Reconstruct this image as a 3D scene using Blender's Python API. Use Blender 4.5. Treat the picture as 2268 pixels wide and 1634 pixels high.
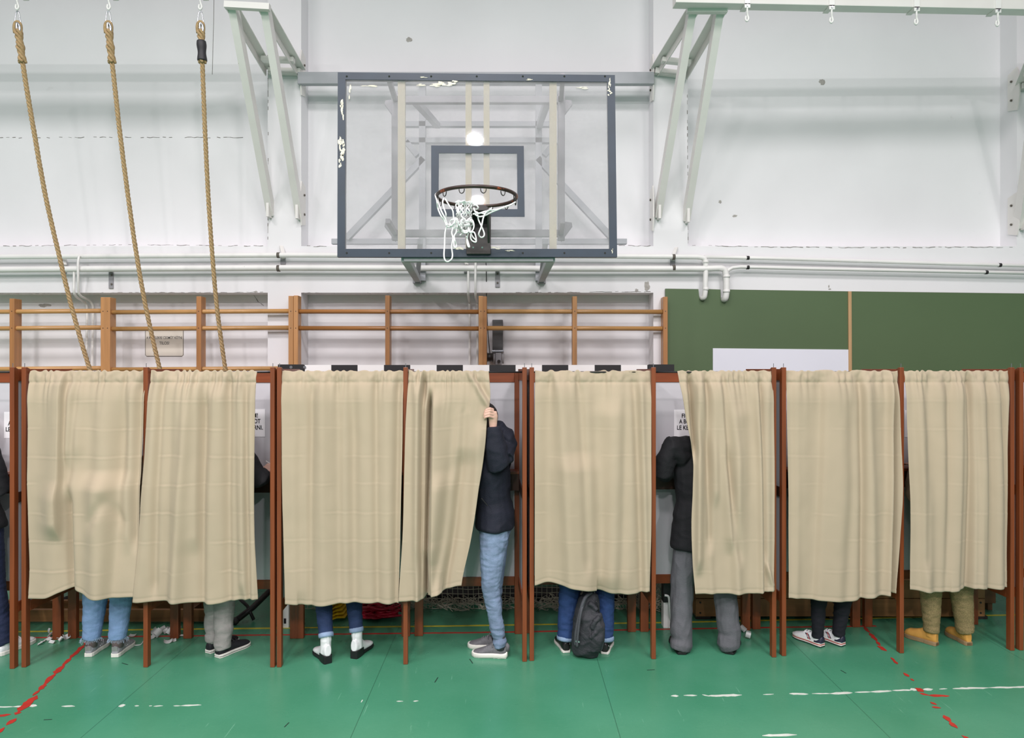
import bpy, bmesh, math, random
from mathutils import Vector, Matrix, noise

sc = bpy.context.scene
for o in list(bpy.data.objects):
    bpy.data.objects.remove(o)

# ------------------------------------------------------------------ camera, world, lights, exposure
F = 1510.0          # focal length in photo pixels
H = 2.05            # eye height
cd = bpy.data.cameras.new('camera')
cam = bpy.data.objects.new('camera', cd)
sc.collection.objects.link(cam)
cam.location = (0, 0, H)
cam.rotation_euler = (math.pi / 2, 0, 0)
cd.sensor_width = 36.0
cd.lens = 36.0 * F / 2268.0
cd.clip_end = 100
sc.camera = cam

world = bpy.data.worlds.new('hall_light')
sc.world = world
world.use_nodes = True
world.node_tree.nodes['Background'].inputs[0].default_value = (0.985, 0.93, 0.98, 1)
world.node_tree.nodes['Background'].inputs[1].default_value = 0.30

def ceiling_or_fill_lamp(x, y, z, power, size=(0.7, 0.7), col=(1, 0.942, 0.952), shape='RECTANGLE'):
    ld = bpy.data.lights.new('ceiling_or_fill_lamp', 'AREA')
    ld.shape = shape
    ld.size, ld.size_y = size
    ld.energy = power
    ld.color = col
    lo = bpy.data.objects.new('ceiling_or_fill_lamp', ld)
    lo.location = (x, y, z)
    sc.collection.objects.link(lo)

for lx in (-4.7, -0.8, 3.1):
    ceiling_or_fill_lamp(lx, 1.5, 7.0, 150, (1.6, 1.2))
    ceiling_or_fill_lamp(lx, -2.2, 7.0, 240, (1.4, 1.0))  # added fill row, put in to spread and soften the wall shadows
    ceiling_or_fill_lamp(lx, -5.9, 7.0, 370, (0.32, 0.8), shape='ELLIPSE')
ceiling_or_fill_lamp(-1.0, -11.2, 7.0, 330, (0.34, 0.8), shape='ELLIPSE')

vs = sc.view_settings
vs.view_transform = 'Standard'
vs.look = 'None'
vs.exposure = 0.0
vs.gamma = 1.0
vs.use_curve_mapping = False

# ------------------------------------------------------------------ helpers
rnd = random.Random(11)
Z = Vector((0, 0, 1))

def P(px, py, Y):
    return Vector(((px - 1134) * Y / F, Y, H - (py - 817) * Y / F))

def G(px, py):
    Y = H * F / (py - 817)
    return Vector(((px - 1134) * Y / F, Y, 0))

def lerp(a, b, t):
    return a + (b - a) * t

def interp(pts, x):
    if x <= pts[0][0]:
        return pts[0][1]
    for (a, va), (b, vb) in zip(pts, pts[1:]):
        if x <= b:
            return va + (vb - va) * (x - a) / (b - a)
    return pts[-1][1]

def sinterp(pts, x):
    "smooth (catmull-rom) interpolation through (x, value) pairs"
    n = len(pts)
    if x <= pts[0][0]:
        return pts[0][1]
    if x >= pts[-1][0]:
        return pts[-1][1]
    for i in range(n - 1):
        if x <= pts[i + 1][0]:
            break
    t = (x - pts[i][0]) / (pts[i + 1][0] - pts[i][0])
    p0 = pts[max(i - 1, 0)][1]; p1 = pts[i][1]; p2 = pts[i + 1][1]; p3 = pts[min(i + 2, n - 1)][1]
    return 0.5 * (2 * p1 + (p2 - p0) * t + (2 * p0 - 5 * p1 + 4 * p2 - p3) * t * t + (3 * p1 - p0 - 3 * p2 + p3) * t ** 3)

def smooth(a, b, x):
    t = min(1, max(0, (x - a) / (b - a)))
    return t * t * (3 - 2 * t)

def crom(pts, n=6, closed=False):
    pts = [Vector(p) for p in pts]
    m = len(pts)
    out = []
    for i in range(m if closed else m - 1):
        if closed:
            p0, p1, p2, p3 = pts[(i - 1) % m], pts[i], pts[(i + 1) % m], pts[(i + 2) % m]
        else:
            p0, p1, p2, p3 = pts[max(i - 1, 0)], pts[i], pts[i + 1], pts[min(i + 2, m - 1)]
        for k in range(n):
            t = k / n
            out.append(0.5 * (2 * p1 + (p2 - p0) * t + (2 * p0 - 5 * p1 + 4 * p2 - p3) * t * t + (3 * p1 - p0 - 3 * p2 + p3) * t ** 3))
    if not closed:
        out.append(pts[-1])
    return out

def lin(c):
    c = c / 255.0
    return c / 12.92 if c <= 0.04045 else ((c + 0.055) / 1.055) ** 2.4

def rgb(*c):
    return tuple(lin(x) for x in c)

def mat(name, col, rough=0.5, metal=0.0, var=0.0, vscale=6.0, stretch=(1, 1, 1), bump=0.0, bscale=80.0,
        coat=0.0, sheen=0.0, spots=None, spot_scale=14.0, spot_cut=0.66, spot_soft=0.05):
    m = bpy.data.materials.new(name)
    m.use_nodes = True
    nt = m.node_tree
    b = nt.nodes['Principled BSDF']
    b.inputs['Base Color'].default_value = (*col, 1)
    b.inputs['Roughness'].default_value = rough
    b.inputs['Metallic'].default_value = metal
    b.inputs['Coat Weight'].default_value = coat
    b.inputs['Coat Roughness'].default_value = 0.12
    b.inputs['Sheen Weight'].default_value = sheen
    tc = nt.nodes.new('ShaderNodeTexCoord')
    mp = nt.nodes.new('ShaderNodeMapping')
    mp.inputs['Scale'].default_value = stretch
    nt.links.new(tc.outputs['Object'], mp.inputs['Vector'])
    colour = None
    if var > 0:
        nz = nt.nodes.new('ShaderNodeTexNoise')
        nz.inputs['Scale'].default_value = vscale
        nz.inputs['Detail'].default_value = 6
        nt.links.new(mp.outputs[0], nz.inputs['Vector'])
        rp = nt.nodes.new('ShaderNodeValToRGB')
        rp.color_ramp.elements[0].position = 0.28
        rp.color_ramp.elements[1].position = 0.72
        rp.color_ramp.elements[0].color = (*[max(0, c * (1 - var)) for c in col], 1)
        rp.color_ramp.elements[1].color = (*[min(1, c * (1 + var)) for c in col], 1)
        nt.links.new(nz.outputs[0], rp.inputs[0])
        colour = rp.outputs[0]
    if spots is not None:
        n2 = nt.nodes.new('ShaderNodeTexNoise')
        n2.inputs['Scale'].default_value = spot_scale
        n2.inputs['Detail'].default_value = 8
        n2.inputs['Roughness'].default_value = 0.65
        nt.links.new(tc.outputs['Object'], n2.inputs['Vector'])
        r2 = nt.nodes.new('ShaderNodeValToRGB')
        r2.color_ramp.elements[0].position = spot_cut
        r2.color_ramp.elements[1].position = spot_cut + spot_soft
        nt.links.new(n2.outputs[0], r2.inputs[0])
        mx = nt.nodes.new('ShaderNodeMix')
        mx.data_type = 'RGBA'
        nt.links.new(r2.outputs[0], mx.inputs[0])
        if colour is not None:
            nt.links.new(colour, mx.inputs[6])
        else:
            mx.inputs[6].default_value = (*col, 1)
        mx.inputs[7].default_value = (*spots, 1)
        colour = mx.outputs[2]
    if colour is not None:
        nt.links.new(colour, b.inputs['Base Color'])
    if bump > 0:
        nb = nt.nodes.new('ShaderNodeTexNoise')
        nb.inputs['Scale'].default_value = bscale
        nb.inputs['Detail'].default_value = 4
        nt.links.new(mp.outputs[0], nb.inputs['Vector'])
        bp = nt.nodes.new('ShaderNodeBump')
        bp.inputs['Strength'].default_value = bump
        bp.inputs['Distance'].default_value = 0.01
        nt.links.new(nb.outputs[0], bp.inputs['Height'])
        nt.links.new(bp.outputs[0], b.inputs['Normal'])
    return m

WORLD_ROOT = {}      # roots whose children are modelled in world coordinates

def tag(o, label=None, cat=None, group=None, kind=None):
    if label: o['label'] = label
    if cat: o['category'] = cat
    if group: o['group'] = group
    if kind: o['kind'] = kind
    return o

def thing(name, label, cat, loc=(0, 0, 0), rz=0.0, group=None, world=True):
    o = bpy.data.objects.new(name, None)
    o.empty_display_size = 0.1
    sc.collection.objects.link(o)
    o.location = loc
    o.rotation_euler = (0, 0, rz)
    if world:
        WORLD_ROOT[o.name] = Matrix.Translation(Vector(loc)) @ Matrix.Rotation(rz, 4, 'Z')
    return tag(o, label, cat, group)

def set_parent(o, parent):
    o.parent = parent
    if parent.name in WORLD_ROOT:
        o.matrix_parent_inverse = WORLD_ROOT[parent.name].inverted()

def copy_tree(o, parent=None):
    c = o.copy()
    sc.collection.objects.link(c)
    if parent is not None:
        c.parent = parent
    for ch in [x for x in bpy.data.objects if x.parent == o]:
        copy_tree(ch, c)
    return c

class MB:
    def __init__(s):
        s.v = []; s.f = []; s.mi = []; s.cur = 0
    def add(s, verts, faces):
        k = len(s.v)
        s.v += [tuple(v) for v in verts]
        s.f += [tuple(i + k for i in f) for f in faces]
        s.mi += [s.cur] * len(faces)
        return s
    def box(s, lo, hi, M=None):
        c = [Vector((x, y, z)) for x in (lo[0], hi[0]) for y in (lo[1], hi[1]) for z in (lo[2], hi[2])]
        if M is not None:
            c = [M @ v for v in c]
        return s.add(c, [(0, 1, 3, 2), (4, 6, 7, 5), (0, 4, 5, 1), (2, 3, 7, 6), (0, 2, 6, 4), (1, 5, 7, 3)])
    def beam(s, a, b, w, h, up=Z):
        a = Vector(a); b = Vector(b)
        d = (b - a).normalized()
        r = d.cross(up)
        if r.length < 1e-4:
            r = d.cross(Vector((0, 1, 0)))
        r.normalize()
        u = r.cross(d)
        vs_ = []
        for p in (a, b):
            for sx, sy in ((-1, -1), (1, -1), (1, 1), (-1, 1)):
                vs_.append(p + r * (sx * w / 2) + u * (sy * h / 2))
        return s.add(vs_, [(0, 1, 2, 3), (7, 6, 5, 4), (0, 4, 5, 1), (1, 5, 6, 2), (2, 6, 7, 3), (3, 7, 4, 0)])
    def angle(s, a, b, w, t, up=Z, flip=1):
        "L-section steel from a to b"
        a = Vector(a); b = Vector(b)
        d = (b - a).normalized()
        r = d.cross(up).normalized()
        u = r.cross(d)
        o1 = u * (w / 2 - t / 2)
        s.beam(a + o1, b + o1, w, t, up)
        o2 = r * (flip * (w / 2 - t / 2)) - u * (t / 2)
        s.beam(a + o2, b + o2, t, w - t, up)
        return s
    def leg_angle(s, a, b, w, t, deep, side):
        "angle iron with one flange facing the hall and one running back along one edge"
        a = Vector(a); b = Vector(b)
        d = (b - a).normalized()
        r = Vector((1, 0, 0)); r = (r - d * r.dot(d)).normalized()
        n = d.cross(r)
        if n.y < 0: n = -n
        def bar(c0, c1, wr, wn):
            vs_ = []
            for p in (c0, c1):
                for sx, sy in ((-1, -1), (1, -1), (1, 1), (-1, 1)):
                    vs_.append(p + r * (sx * wr / 2) + n * (sy * wn / 2))
            s.add(vs_, [(0, 1, 2, 3), (7, 6, 5, 4), (0, 4, 5, 1), (1, 5, 6, 2), (2, 6, 7, 3), (3, 7, 4, 0)])
        bar(a, b, w, t)
        o = r * (side * (w / 2 - t / 2)) + n * (t / 2 + deep / 2)
        bar(a + o, b + o, t, deep)
        return s
    def tube(s, pts, r, n=8, closed=False, flat=1.0, ref=None):
        pts = [Vector(p) for p in pts]
        m = len(pts)
        rr = r if isinstance(r, (list, tuple)) else [r] * m
        tans = []
        for i in range(m):
            a = pts[(i - 1) % m] if (closed or i > 0) else pts[i]
            b = pts[(i + 1) % m] if (closed or i < m - 1) else pts[i]
            t = (b - a)
            tans.append(t.normalized() if t.length > 1e-9 else Vector((0, 0, 1)))
        nrm = ref.copy() if ref is not None else (Vector((0, 0, 1)) if abs(tans[0].z) < 0.9 else Vector((1, 0, 0)))
        verts = []
        for i in range(m):
            t = tans[i]
            if ref is not None:
                nrm = ref.copy()
            nrm = nrm - t * nrm.dot(t)
            if nrm.length < 1e-6:
                nrm = t.orthogonal()
            nrm.normalize()
            bn = t.cross(nrm)
            ra = rr[i]
            if isinstance(ra, (tuple, list)):
                r1, r2 = ra
            else:
                r1, r2 = ra, ra * flat
            for k in range(n):
                q = 2 * math.pi * k / n
                verts.append(pts[i] + nrm * (r1 * math.cos(q)) + bn * (r2 * math.sin(q)))
        faces = []
        for i in range(m if closed else m - 1):
            j = (i + 1) % m
            for k in range(n):
                l = (k + 1) % n
                faces.append((i * n + k, i * n + l, j * n + l, j * n + k))
        if not closed:
            faces.append(tuple(range(n - 1, -1, -1)))
            faces.append(tuple((m - 1) * n + k for k in range(n)))
        return s.add(verts, faces)
    def ball(s, c, r, n=12, M=None):
        c = Vector(c)
        r = r if isinstance(r, (tuple, list)) else (r, r, r)
        h = n // 2
        verts = []
        for i in range(1, h):
            th = math.pi * i / h
            for k in range(n):
                ph = 2 * math.pi * k / n
                v = Vector((r[0] * math.sin(th) * math.cos(ph), r[1] * math.sin(th) * math.sin(ph), r[2] * math.cos(th)))
                verts.append(c + (M @ v if M is not None else v))
        top = Vector((0, 0, r[2])); bot = Vector((0, 0, -r[2]))
        verts += [c + (M @ top if M is not None else top), c + (M @ bot if M is not None else bot)]
        T = (h - 1) * n
        faces = []
        for i in range(h - 2):
            for k in range(n):
                l = (k + 1) % n
                faces.append((i * n + k, (i + 1) * n + k, (i + 1) * n + l, i * n + l))
        for k in range(n):
            l = (k + 1) % n
            faces.append((T, k, l))
            faces.append((T + 1, (h - 2) * n + l, (h - 2) * n + k))
        return s.add(verts, faces)
    def prism(s, poly, off):
        "poly: list of 3D points, off: extrusion vector"
        poly = [Vector(p) for p in poly]
        off = Vector(off)
        n = len(poly)
        vs_ = poly + [p + off for p in poly]
        fs = [tuple(range(n - 1, -1, -1)), tuple(range(n, 2 * n))]
        for i in range(n):
            j = (i + 1) % n
            fs.append((i, j, n + j, n + i))
        return s.add(vs_, fs)
    def cyl(s, a, b, r, n=16):
        return s.tube([a, b], r, n)
    def build(s, name, mats, parent=None, smooth_shade=False, bevel=0.0, remesh=0.0, relax=4, fix=True):
        me = bpy.data.meshes.new(name)
        me.from_pydata(s.v, [], s.f)
        mats = mats if isinstance(mats, (list, tuple)) else [mats]
        if fix:
            bm = bmesh.new(); bm.from_mesh(me)
            bmesh.ops.recalc_face_normals(bm, faces=bm.faces)
            bm.to_mesh(me); bm.free()
        if remesh > 0:
            tmp = bpy.data.objects.new('tmp', me)
            sc.collection.objects.link(tmp)
            md = tmp.modifiers.new('r', 'REMESH'); md.mode = 'VOXEL'; md.voxel_size = remesh
            if relax:
                ms = tmp.modifiers.new('s', 'SMOOTH'); ms.factor = 0.5; ms.iterations = relax
            dg = bpy.context.evaluated_depsgraph_get()
            me2 = bpy.data.meshes.new_from_object(tmp.evaluated_get(dg))
            bpy.data.objects.remove(tmp)
            bpy.data.meshes.remove(me)
            me = me2
            me.name = name
            smooth_shade = True
            s.mi = []
        me.materials.clear()
        for m in mats:
            me.materials.append(m)
        if len(mats) > 1 and s.mi:
            me.polygons.foreach_set('material_index', s.mi)
        if smooth_shade:
            me.polygons.foreach_set('use_smooth', [True] * len(me.polygons))
        me.update()
        o = bpy.data.objects.new(name, me)
        sc.collection.objects.link(o)
        if parent is not None:
            set_parent(o, parent)
        if bevel > 0:
            b = o.modifiers.new('bevel', 'BEVEL')
            b.width = bevel; b.segments = 2; b.limit_method = 'ANGLE'; b.angle_limit = math.radians(40)
        return o

def text(name, body, size, loc, m, parent, rz=0.0, align='CENTER', bold=0.0, sx=1.0):
    "lettering turned into a real mesh"
    c = bpy.data.curves.new(name, 'FONT')
    c.body = body
    c.size = size
    c.align_x = align
    c.align_y = 'CENTER'
    c.extrude = 0.0004
    c.offset = bold
    t = bpy.data.objects.new('tmp', c)
    sc.collection.objects.link(t)
    dg = bpy.context.evaluated_depsgraph_get()
    me = bpy.data.meshes.new_from_object(t.evaluated_get(dg))
    bpy.data.objects.remove(t)
    me.materials.clear()
    me.materials.append(m)
    o = bpy.data.objects.new(name, me)
    sc.collection.objects.link(o)
    o.location = loc
    o.rotation_euler = (math.pi / 2, 0, rz)
    o.scale = (sx, 1, 1)
    if parent is not None:
        set_parent(o, parent)
    return o

# ------------------------------------------------------------------ materials
M = {}
M['wall'] = mat('white_plaster', rgb(232, 232, 234), 0.8, var=0.035, vscale=1.3, bump=0.12, bscale=7, spots=rgb(205, 204, 204), spot_scale=3.0, spot_cut=0.69, spot_soft=0.12)
M['crack'] = mat('crack', rgb(120, 116, 110), 0.9)
M['paint_white'] = mat('white_gloss_paint', rgb(233, 233, 230), 0.35, var=0.04, vscale=5, spots=rgb(120, 112, 100), spot_scale=22, spot_cut=0.74, spot_soft=0.02)
M['steel_white'] = mat('off_white_steel_paint', rgb(226, 224, 220), 0.5, var=0.04, vscale=4, spots=rgb(180, 174, 160), spot_scale=16, spot_cut=0.72, spot_soft=0.03)
M['chip'] = mat('bare_dark_metal', rgb(95, 90, 82), 0.7, var=0.4, vscale=60)
M['grey_paint'] = mat('grey_steel_paint', rgb(172, 175, 180), 0.5, var=0.05, vscale=5)
M['dull_grey'] = mat('dull_grey_steel', rgb(150, 150, 154), 0.6, var=0.08, vscale=6)
M['navy'] = mat('slate_blue_board_paint', rgb(40, 54, 68), 0.45, var=0.12, vscale=9, spots=rgb(205, 200, 180), spot_scale=17, spot_cut=0.735, spot_soft=0.015)
M['cream'] = mat('cream_strip', rgb(228, 218, 190), 0.6, var=0.05, vscale=8, stretch=(1, 1, 0.2))
M['chippaint'] = mat('flaked_cream_paint', rgb(222, 217, 200), 0.7, var=0.1, vscale=30)
M['rim'] = mat('worn_brown_rim', rgb(52, 36, 30), 0.35, var=0.35, vscale=20, spots=rgb(150, 72, 40), spot_scale=13, spot_cut=0.6, spot_soft=0.05)
M['blackmetal'] = mat('black_steel', rgb(46, 42, 40), 0.4, var=0.25, vscale=14)
M['cord'] = mat('white_cord', rgb(244, 244, 244), 0.75)
M['netcord'] = mat('grey_net_cord', rgb(190, 186, 170), 0.85)
M['rope'] = mat('hemp_rope', rgb(172, 146, 106), 0.9, var=0.22, vscale=70, bump=0.3, bscale=300)
M['zinc'] = mat('zinc', rgb(190, 195, 200), 0.25, metal=1.0)
M['tape'] = mat('black_tape', rgb(44, 44, 48), 0.55)
M['bar'] = mat('varnished_pale_wood', rgb(194, 148, 92), 0.38, var=0.18, vscale=5, stretch=(0.15, 4, 4), coat=0.2)
M['barpost'] = mat('varnished_post_wood', rgb(188, 138, 88), 0.42, var=0.2, vscale=5, stretch=(5, 5, 0.25), coat=0.15)
M['barpost2'] = mat('varnished_reddish_wood', rgb(174, 122, 74), 0.42, var=0.2, vscale=5, stretch=(5, 5, 0.25), coat=0.15)
M['bar2'] = mat('varnished_brown_wood', rgb(168, 116, 66), 0.38, var=0.18, vscale=5, stretch=(0.15, 4, 4), coat=0.2)
M['boothwood'] = mat('red_brown_stained_wood', rgb(126, 64, 32), 0.42, var=0.22, vscale=6, stretch=(5, 5, 0.3), coat=0.1)
M['boothwood_h'] = mat('red_brown_stained_rail', rgb(132, 66, 34), 0.42, var=0.22, vscale=6, stretch=(0.3, 4, 5), coat=0.1)
M['shelfdark'] = mat('dark_brown_shelf', rgb(66, 38, 26), 0.5, var=0.2, vscale=6)
M['panel'] = mat('pale_grey_panel', rgb(202, 201, 206), 0.55, var=0.02, vscale=3)
M['rod'] = mat('black_curtain_rod', rgb(28, 28, 30), 0.4)
M['green'] = mat('green_board', rgb(82, 104, 70), 0.55, var=0.05, vscale=1.2, bump=0.05, bscale=30)
M['trimwood'] = mat('pale_wood_strip', rgb(190, 155, 112), 0.6, var=0.12, vscale=8, stretch=(5, 5, .3))
M['screenwhite'] = mat('white_sheet', rgb(226, 230, 238), 0.6, var=0.02, vscale=2)
M['paper'] = mat('white_paper', rgb(245, 245, 248), 0.8)
M['oldpaper'] = mat('yellowed_paper', rgb(222, 217, 205), 0.8, var=0.03, vscale=5)
M['ink'] = mat('black_ink', rgb(22, 22, 24), 0.8)
M['greyink'] = mat('grey_ink', rgb(88, 86, 84), 0.8)
M['black'] = mat('black_paint', rgb(30, 30, 32), 0.45, spots=rgb(180, 180, 178), spot_scale=25, spot_cut=0.76, spot_soft=0.02)
M['white'] = mat('white_post_paint', rgb(238, 238, 236), 0.45, spots=rgb(150, 145, 135), spot_scale=20, spot_cut=0.73, spot_soft=0.03)
M['benchwood'] = mat('old_bench_wood', rgb(150, 108, 66), 0.5, var=0.2, vscale=5, stretch=(0.2, 3, 4))
M['darkwood'] = mat('dark_bench_wood', rgb(104, 72, 44), 0.5, var=0.25, vscale=5, stretch=(0.2, 3, 4))
M['yellow'] = mat('yellow_plastic', rgb(222, 190, 20), 0.4)
M['redplastic'] = mat('red_plastic_tape', rgb(176, 22, 50), 0.22, var=0.2, vscale=30)
M['strip'] = mat('white_plastic_strip', rgb(206, 208, 206), 0.4)
M['skin'] = mat('skin', rgb(222, 178, 160), 0.5, var=0.06, vscale=25, bump=0.1, bscale=120)
M['hair'] = mat('dark_hair', rgb(28, 22, 18), 0.55, bump=0.5, bscale=250)
M['hairbrown'] = mat('brown_hair', rgb(70, 48, 32), 0.55, bump=0.5, bscale=250)
M['hairgrey'] = mat('grey_hair', rgb(120, 116, 112), 0.55, bump=0.5, bscale=250)

def cloth_mat():
    m = bpy.data.materials.new('beige_cotton')
    m.use_nodes = True
    nt = m.node_tree
    b = nt.nodes['Principled BSDF']
    b.inputs['Roughness'].default_value = 0.9
    b.inputs['Specular IOR Level'].default_value = 0.15
    b.inputs['Sheen Weight'].default_value = 0.1
    tc = nt.nodes.new('ShaderNodeTexCoord')
    nz = nt.nodes.new('ShaderNodeTexNoise')
    nz.inputs['Scale'].default_value = 2.5
    nz.inputs['Detail'].default_value = 5
    nt.links.new(tc.outputs['Object'], nz.inputs['Vector'])
    rp = nt.nodes.new('ShaderNodeValToRGB')
    c = rgb(191, 176, 152)
    rp.color_ramp.elements[0].position = 0.3
    rp.color_ramp.elements[1].position = 0.7
    rp.color_ramp.elements[0].color = (*[x * 0.96 for x in c], 1)
    rp.color_ramp.elements[1].color = (*[x * 1.03 for x in c], 1)
    nt.links.new(nz.outputs[0], rp.inputs[0])
    nt.links.new(rp.outputs[0], b.inputs['Base Color'])
    w = nt.nodes.new('ShaderNodeTexNoise')
    mp = nt.nodes.new('ShaderNodeMapping')
    mp.inputs['Scale'].default_value = (1, 1, 5)
    nt.links.new(tc.outputs['Object'], mp.inputs['Vector'])
    nt.links.new(mp.outputs[0], w.inputs['Vector'])
    w.inputs['Scale'].default_value = 160
    bp = nt.nodes.new('ShaderNodeBump')
    bp.inputs['Strength'].default_value = 0.06
    bp.inputs['Distance'].default_value = 0.005
    nt.links.new(w.outputs[0], bp.inputs['Height'])
    nt.links.new(bp.outputs[0], b.inputs['Normal'])
    tr = nt.nodes.new('ShaderNodeBsdfTranslucent')
    tr.inputs['Color'].default_value = (*rgb(202, 180, 146), 1)
    mx = nt.nodes.new('ShaderNodeMixShader')
    mx.inputs[0].default_value = 0.12
    nt.links.new(b.outputs[0], mx.inputs[1])
    nt.links.new(tr.outputs[0], mx.inputs[2])
    nt.links.new(mx.outputs[0], nt.nodes['Material Output'].inputs[0])
    return m
M['cloth'] = cloth_mat()

def pane_mat():
    m = bpy.data.materials.new('hazy_acrylic')
    m.use_nodes = True
    nt = m.node_tree
    nt.nodes.remove(nt.nodes['Principled BSDF'])
    tr = nt.nodes.new('ShaderNodeBsdfTransparent')
    tr.inputs[0].default_value = (0.89, 0.89, 0.895, 1)
    df = nt.nodes.new('ShaderNodeBsdfDiffuse')
    df.inputs[0].default_value = (0.66, 0.655, 0.67, 1)
    gl = nt.nodes.new('ShaderNodeBsdfGlossy')
    gl.inputs['Roughness'].default_value = 0.02
    tc = nt.nodes.new('ShaderNodeTexCoord')
    nz = nt.nodes.new('ShaderNodeTexNoise')
    nz.inputs['Scale'].default_value = 4
    nz.inputs['Detail'].default_value = 8
    nt.links.new(tc.outputs['Object'], nz.inputs['Vector'])
    rp = nt.nodes.new('ShaderNodeMapRange')
    rp.inputs['From Min'].default_value = 0.35
    rp.inputs['From Max'].default_value = 0.75
    rp.inputs['To Min'].default_value = 0.14
    rp.inputs['To Max'].default_value = 0.30
    nt.links.new(nz.outputs[0], rp.inputs['Value'])
    m1 = nt.nodes.new('ShaderNodeMixShader')
    nt.links.new(rp.outputs[0], m1.inputs[0])
    nt.links.new(tr.outputs[0], m1.inputs[1])
    nt.links.new(df.outputs[0], m1.inputs[2])
    m2 = nt.nodes.new('ShaderNodeMixShader')
    m2.inputs[0].default_value = 0.05
    nt.links.new(m1.outputs[0], m2.inputs[1])
    nt.links.new(gl.outputs[0], m2.inputs[2])
    nt.links.new(m2.outputs[0], nt.nodes['Material Output'].inputs[0])
    return m
M['pane'] = pane_mat()

def floor_tone():
    m = bpy.data.materials.new('green_sports_floor')
    m.use_nodes = True
    nt = m.node_tree
    N = nt.nodes; L = nt.links
    b = N['Principled BSDF']
    b.inputs['Roughness'].default_value = 0.4
    b.inputs['Specular IOR Level'].default_value = 0.5
    tc = N.new('ShaderNodeTexCoord')
    def nz(scale, detail=6, st=(1, 1, 1), rough=0.5, rot=0.0):
        mp = N.new('ShaderNodeMapping')
        mp.inputs['Scale'].default_value = st
        mp.inputs['Rotation'].default_value = (0, 0, rot)
        L.new(tc.outputs['Object'], mp.inputs['Vector'])
        n = N.new('ShaderNodeTexNoise')
        n.inputs['Scale'].default_value = scale
        n.inputs['Detail'].default_value = detail
        n.inputs['Roughness'].default_value = rough
        L.new(mp.outputs[0], n.inputs['Vector'])
        return n.outputs[0]
    def ramp(inp, p0, p1, c0, c1):
        r = N.new('ShaderNodeValToRGB')
        r.color_ramp.elements[0].position = p0
        r.color_ramp.elements[1].position = p1
        r.color_ramp.elements[0].color = c0
        r.color_ramp.elements[1].color = c1
        L.new(inp, r.inputs[0])
        return r.outputs[0]
    def mix(f, a, bb):
        x = N.new('ShaderNodeMix'); x.data_type = 'RGBA'
        L.new(f, x.inputs[0]); L.new(a, x.inputs[6])
        if isinstance(bb, tuple):
            x.inputs[7].default_value = bb
        else:
            L.new(bb, x.inputs[7])
        return x.outputs[2]
    W = (1, 1, 1, 1); K = (0, 0, 0, 1)
    base = ramp(nz(1.4), 0.3, 0.72, (*rgb(62, 132, 101), 1), (*rgb(76, 144, 114), 1))
    fine = ramp(nz(26, 8, (1, 2.5, 1), 0.7), 0.55, 0.8, K, (0.22, 0.22, 0.22, 1))
    col = mix(fine, base, (*rgb(112, 168, 142), 1))
    for rot, cut in ((0.5, 0.69), (-0.7, 0.70), (1.3, 0.70)):
        s = ramp(nz(3.2, 5, (14, 0.8, 1), 0.6, rot), cut, cut + 0.03, K, (0.5, 0.5, 0.5, 1))
        col = mix(s, col, (*rgb(120, 178, 150), 1))
    # dark hairline seams between the sheets, every 1.5 m in x
    sp = N.new('ShaderNodeSeparateXYZ')
    L.new(tc.outputs['Object'], sp.inputs[0])
    def math_(op, a, bv):
        n = N.new('ShaderNodeMath'); n.operation = op
        L.new(a, n.inputs[0]); n.inputs[1].default_value = bv
        return n.outputs[0]
    t = math_('ADD', sp.outputs[0], 30 + 2.4 - 1.5 * 20 + 30)
    t = math_('MODULO', t, 1.5)
    t = math_('LESS_THAN', t, 0.005)
    t = math_('MULTIPLY', t, 0.55)
    col = mix(t, col, (*rgb(28, 70, 52), 1))
    L.new(col, b.inputs['Base Color'])
    rr = N.new('ShaderNodeMapRange')
    rr.inputs['To Min'].default_value = 0.2
    rr.inputs['To Max'].default_value = 0.38
    L.new(nz(5), rr.inputs['Value'])
    L.new(rr.outputs[0], b.inputs['Roughness'])
    bp = N.new('ShaderNodeBump')
    bp.inputs['Strength'].default_value = 0.04
    bp.inputs['Distance'].default_value = 0.01
    L.new(nz(40, 3), bp.inputs['Height'])
    L.new(bp.outputs[0], b.inputs['Normal'])
    return m
M['floor'] = floor_tone()

# ------------------------------------------------------------------ room shell
WF, WR = 6.40, 6.62      # front plane of the pilasters, plane of the recesses
m = MB()
m.box((-9, -14, -0.1), (9, 6.9, 0))
floor = tag(m.build('floor', M['floor']), 'green sports hall floor with worn painted lines', None, None, 'structure')

m = MB()
m.box((-9, WR, 0), (9, WR + 0.25, 7.6))
zb0, zb1 = 2.766, 3.203                                  # band between the upper and lower recesses
m.box((-9, WF, zb0), (9, WR, zb1))
for x0, x1 in ((-6.4, -5.7), (-2.293, -1.979), (1.327, 1.649), (4.738, 5.06)):
    m.box((x0, WF, zb1), (x1, WR, 7.6))
for x0, x1 in ((-6.4, -5.7), (-2.293, -1.979), (1.327, 9)):
    m.box((x0, WF, 0), (x1, WR, zb0))
wall = tag(m.build('wall_back', M['wall']), 'white plastered back wall with pilasters and shallow recesses', None, None, 'structure')

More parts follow.
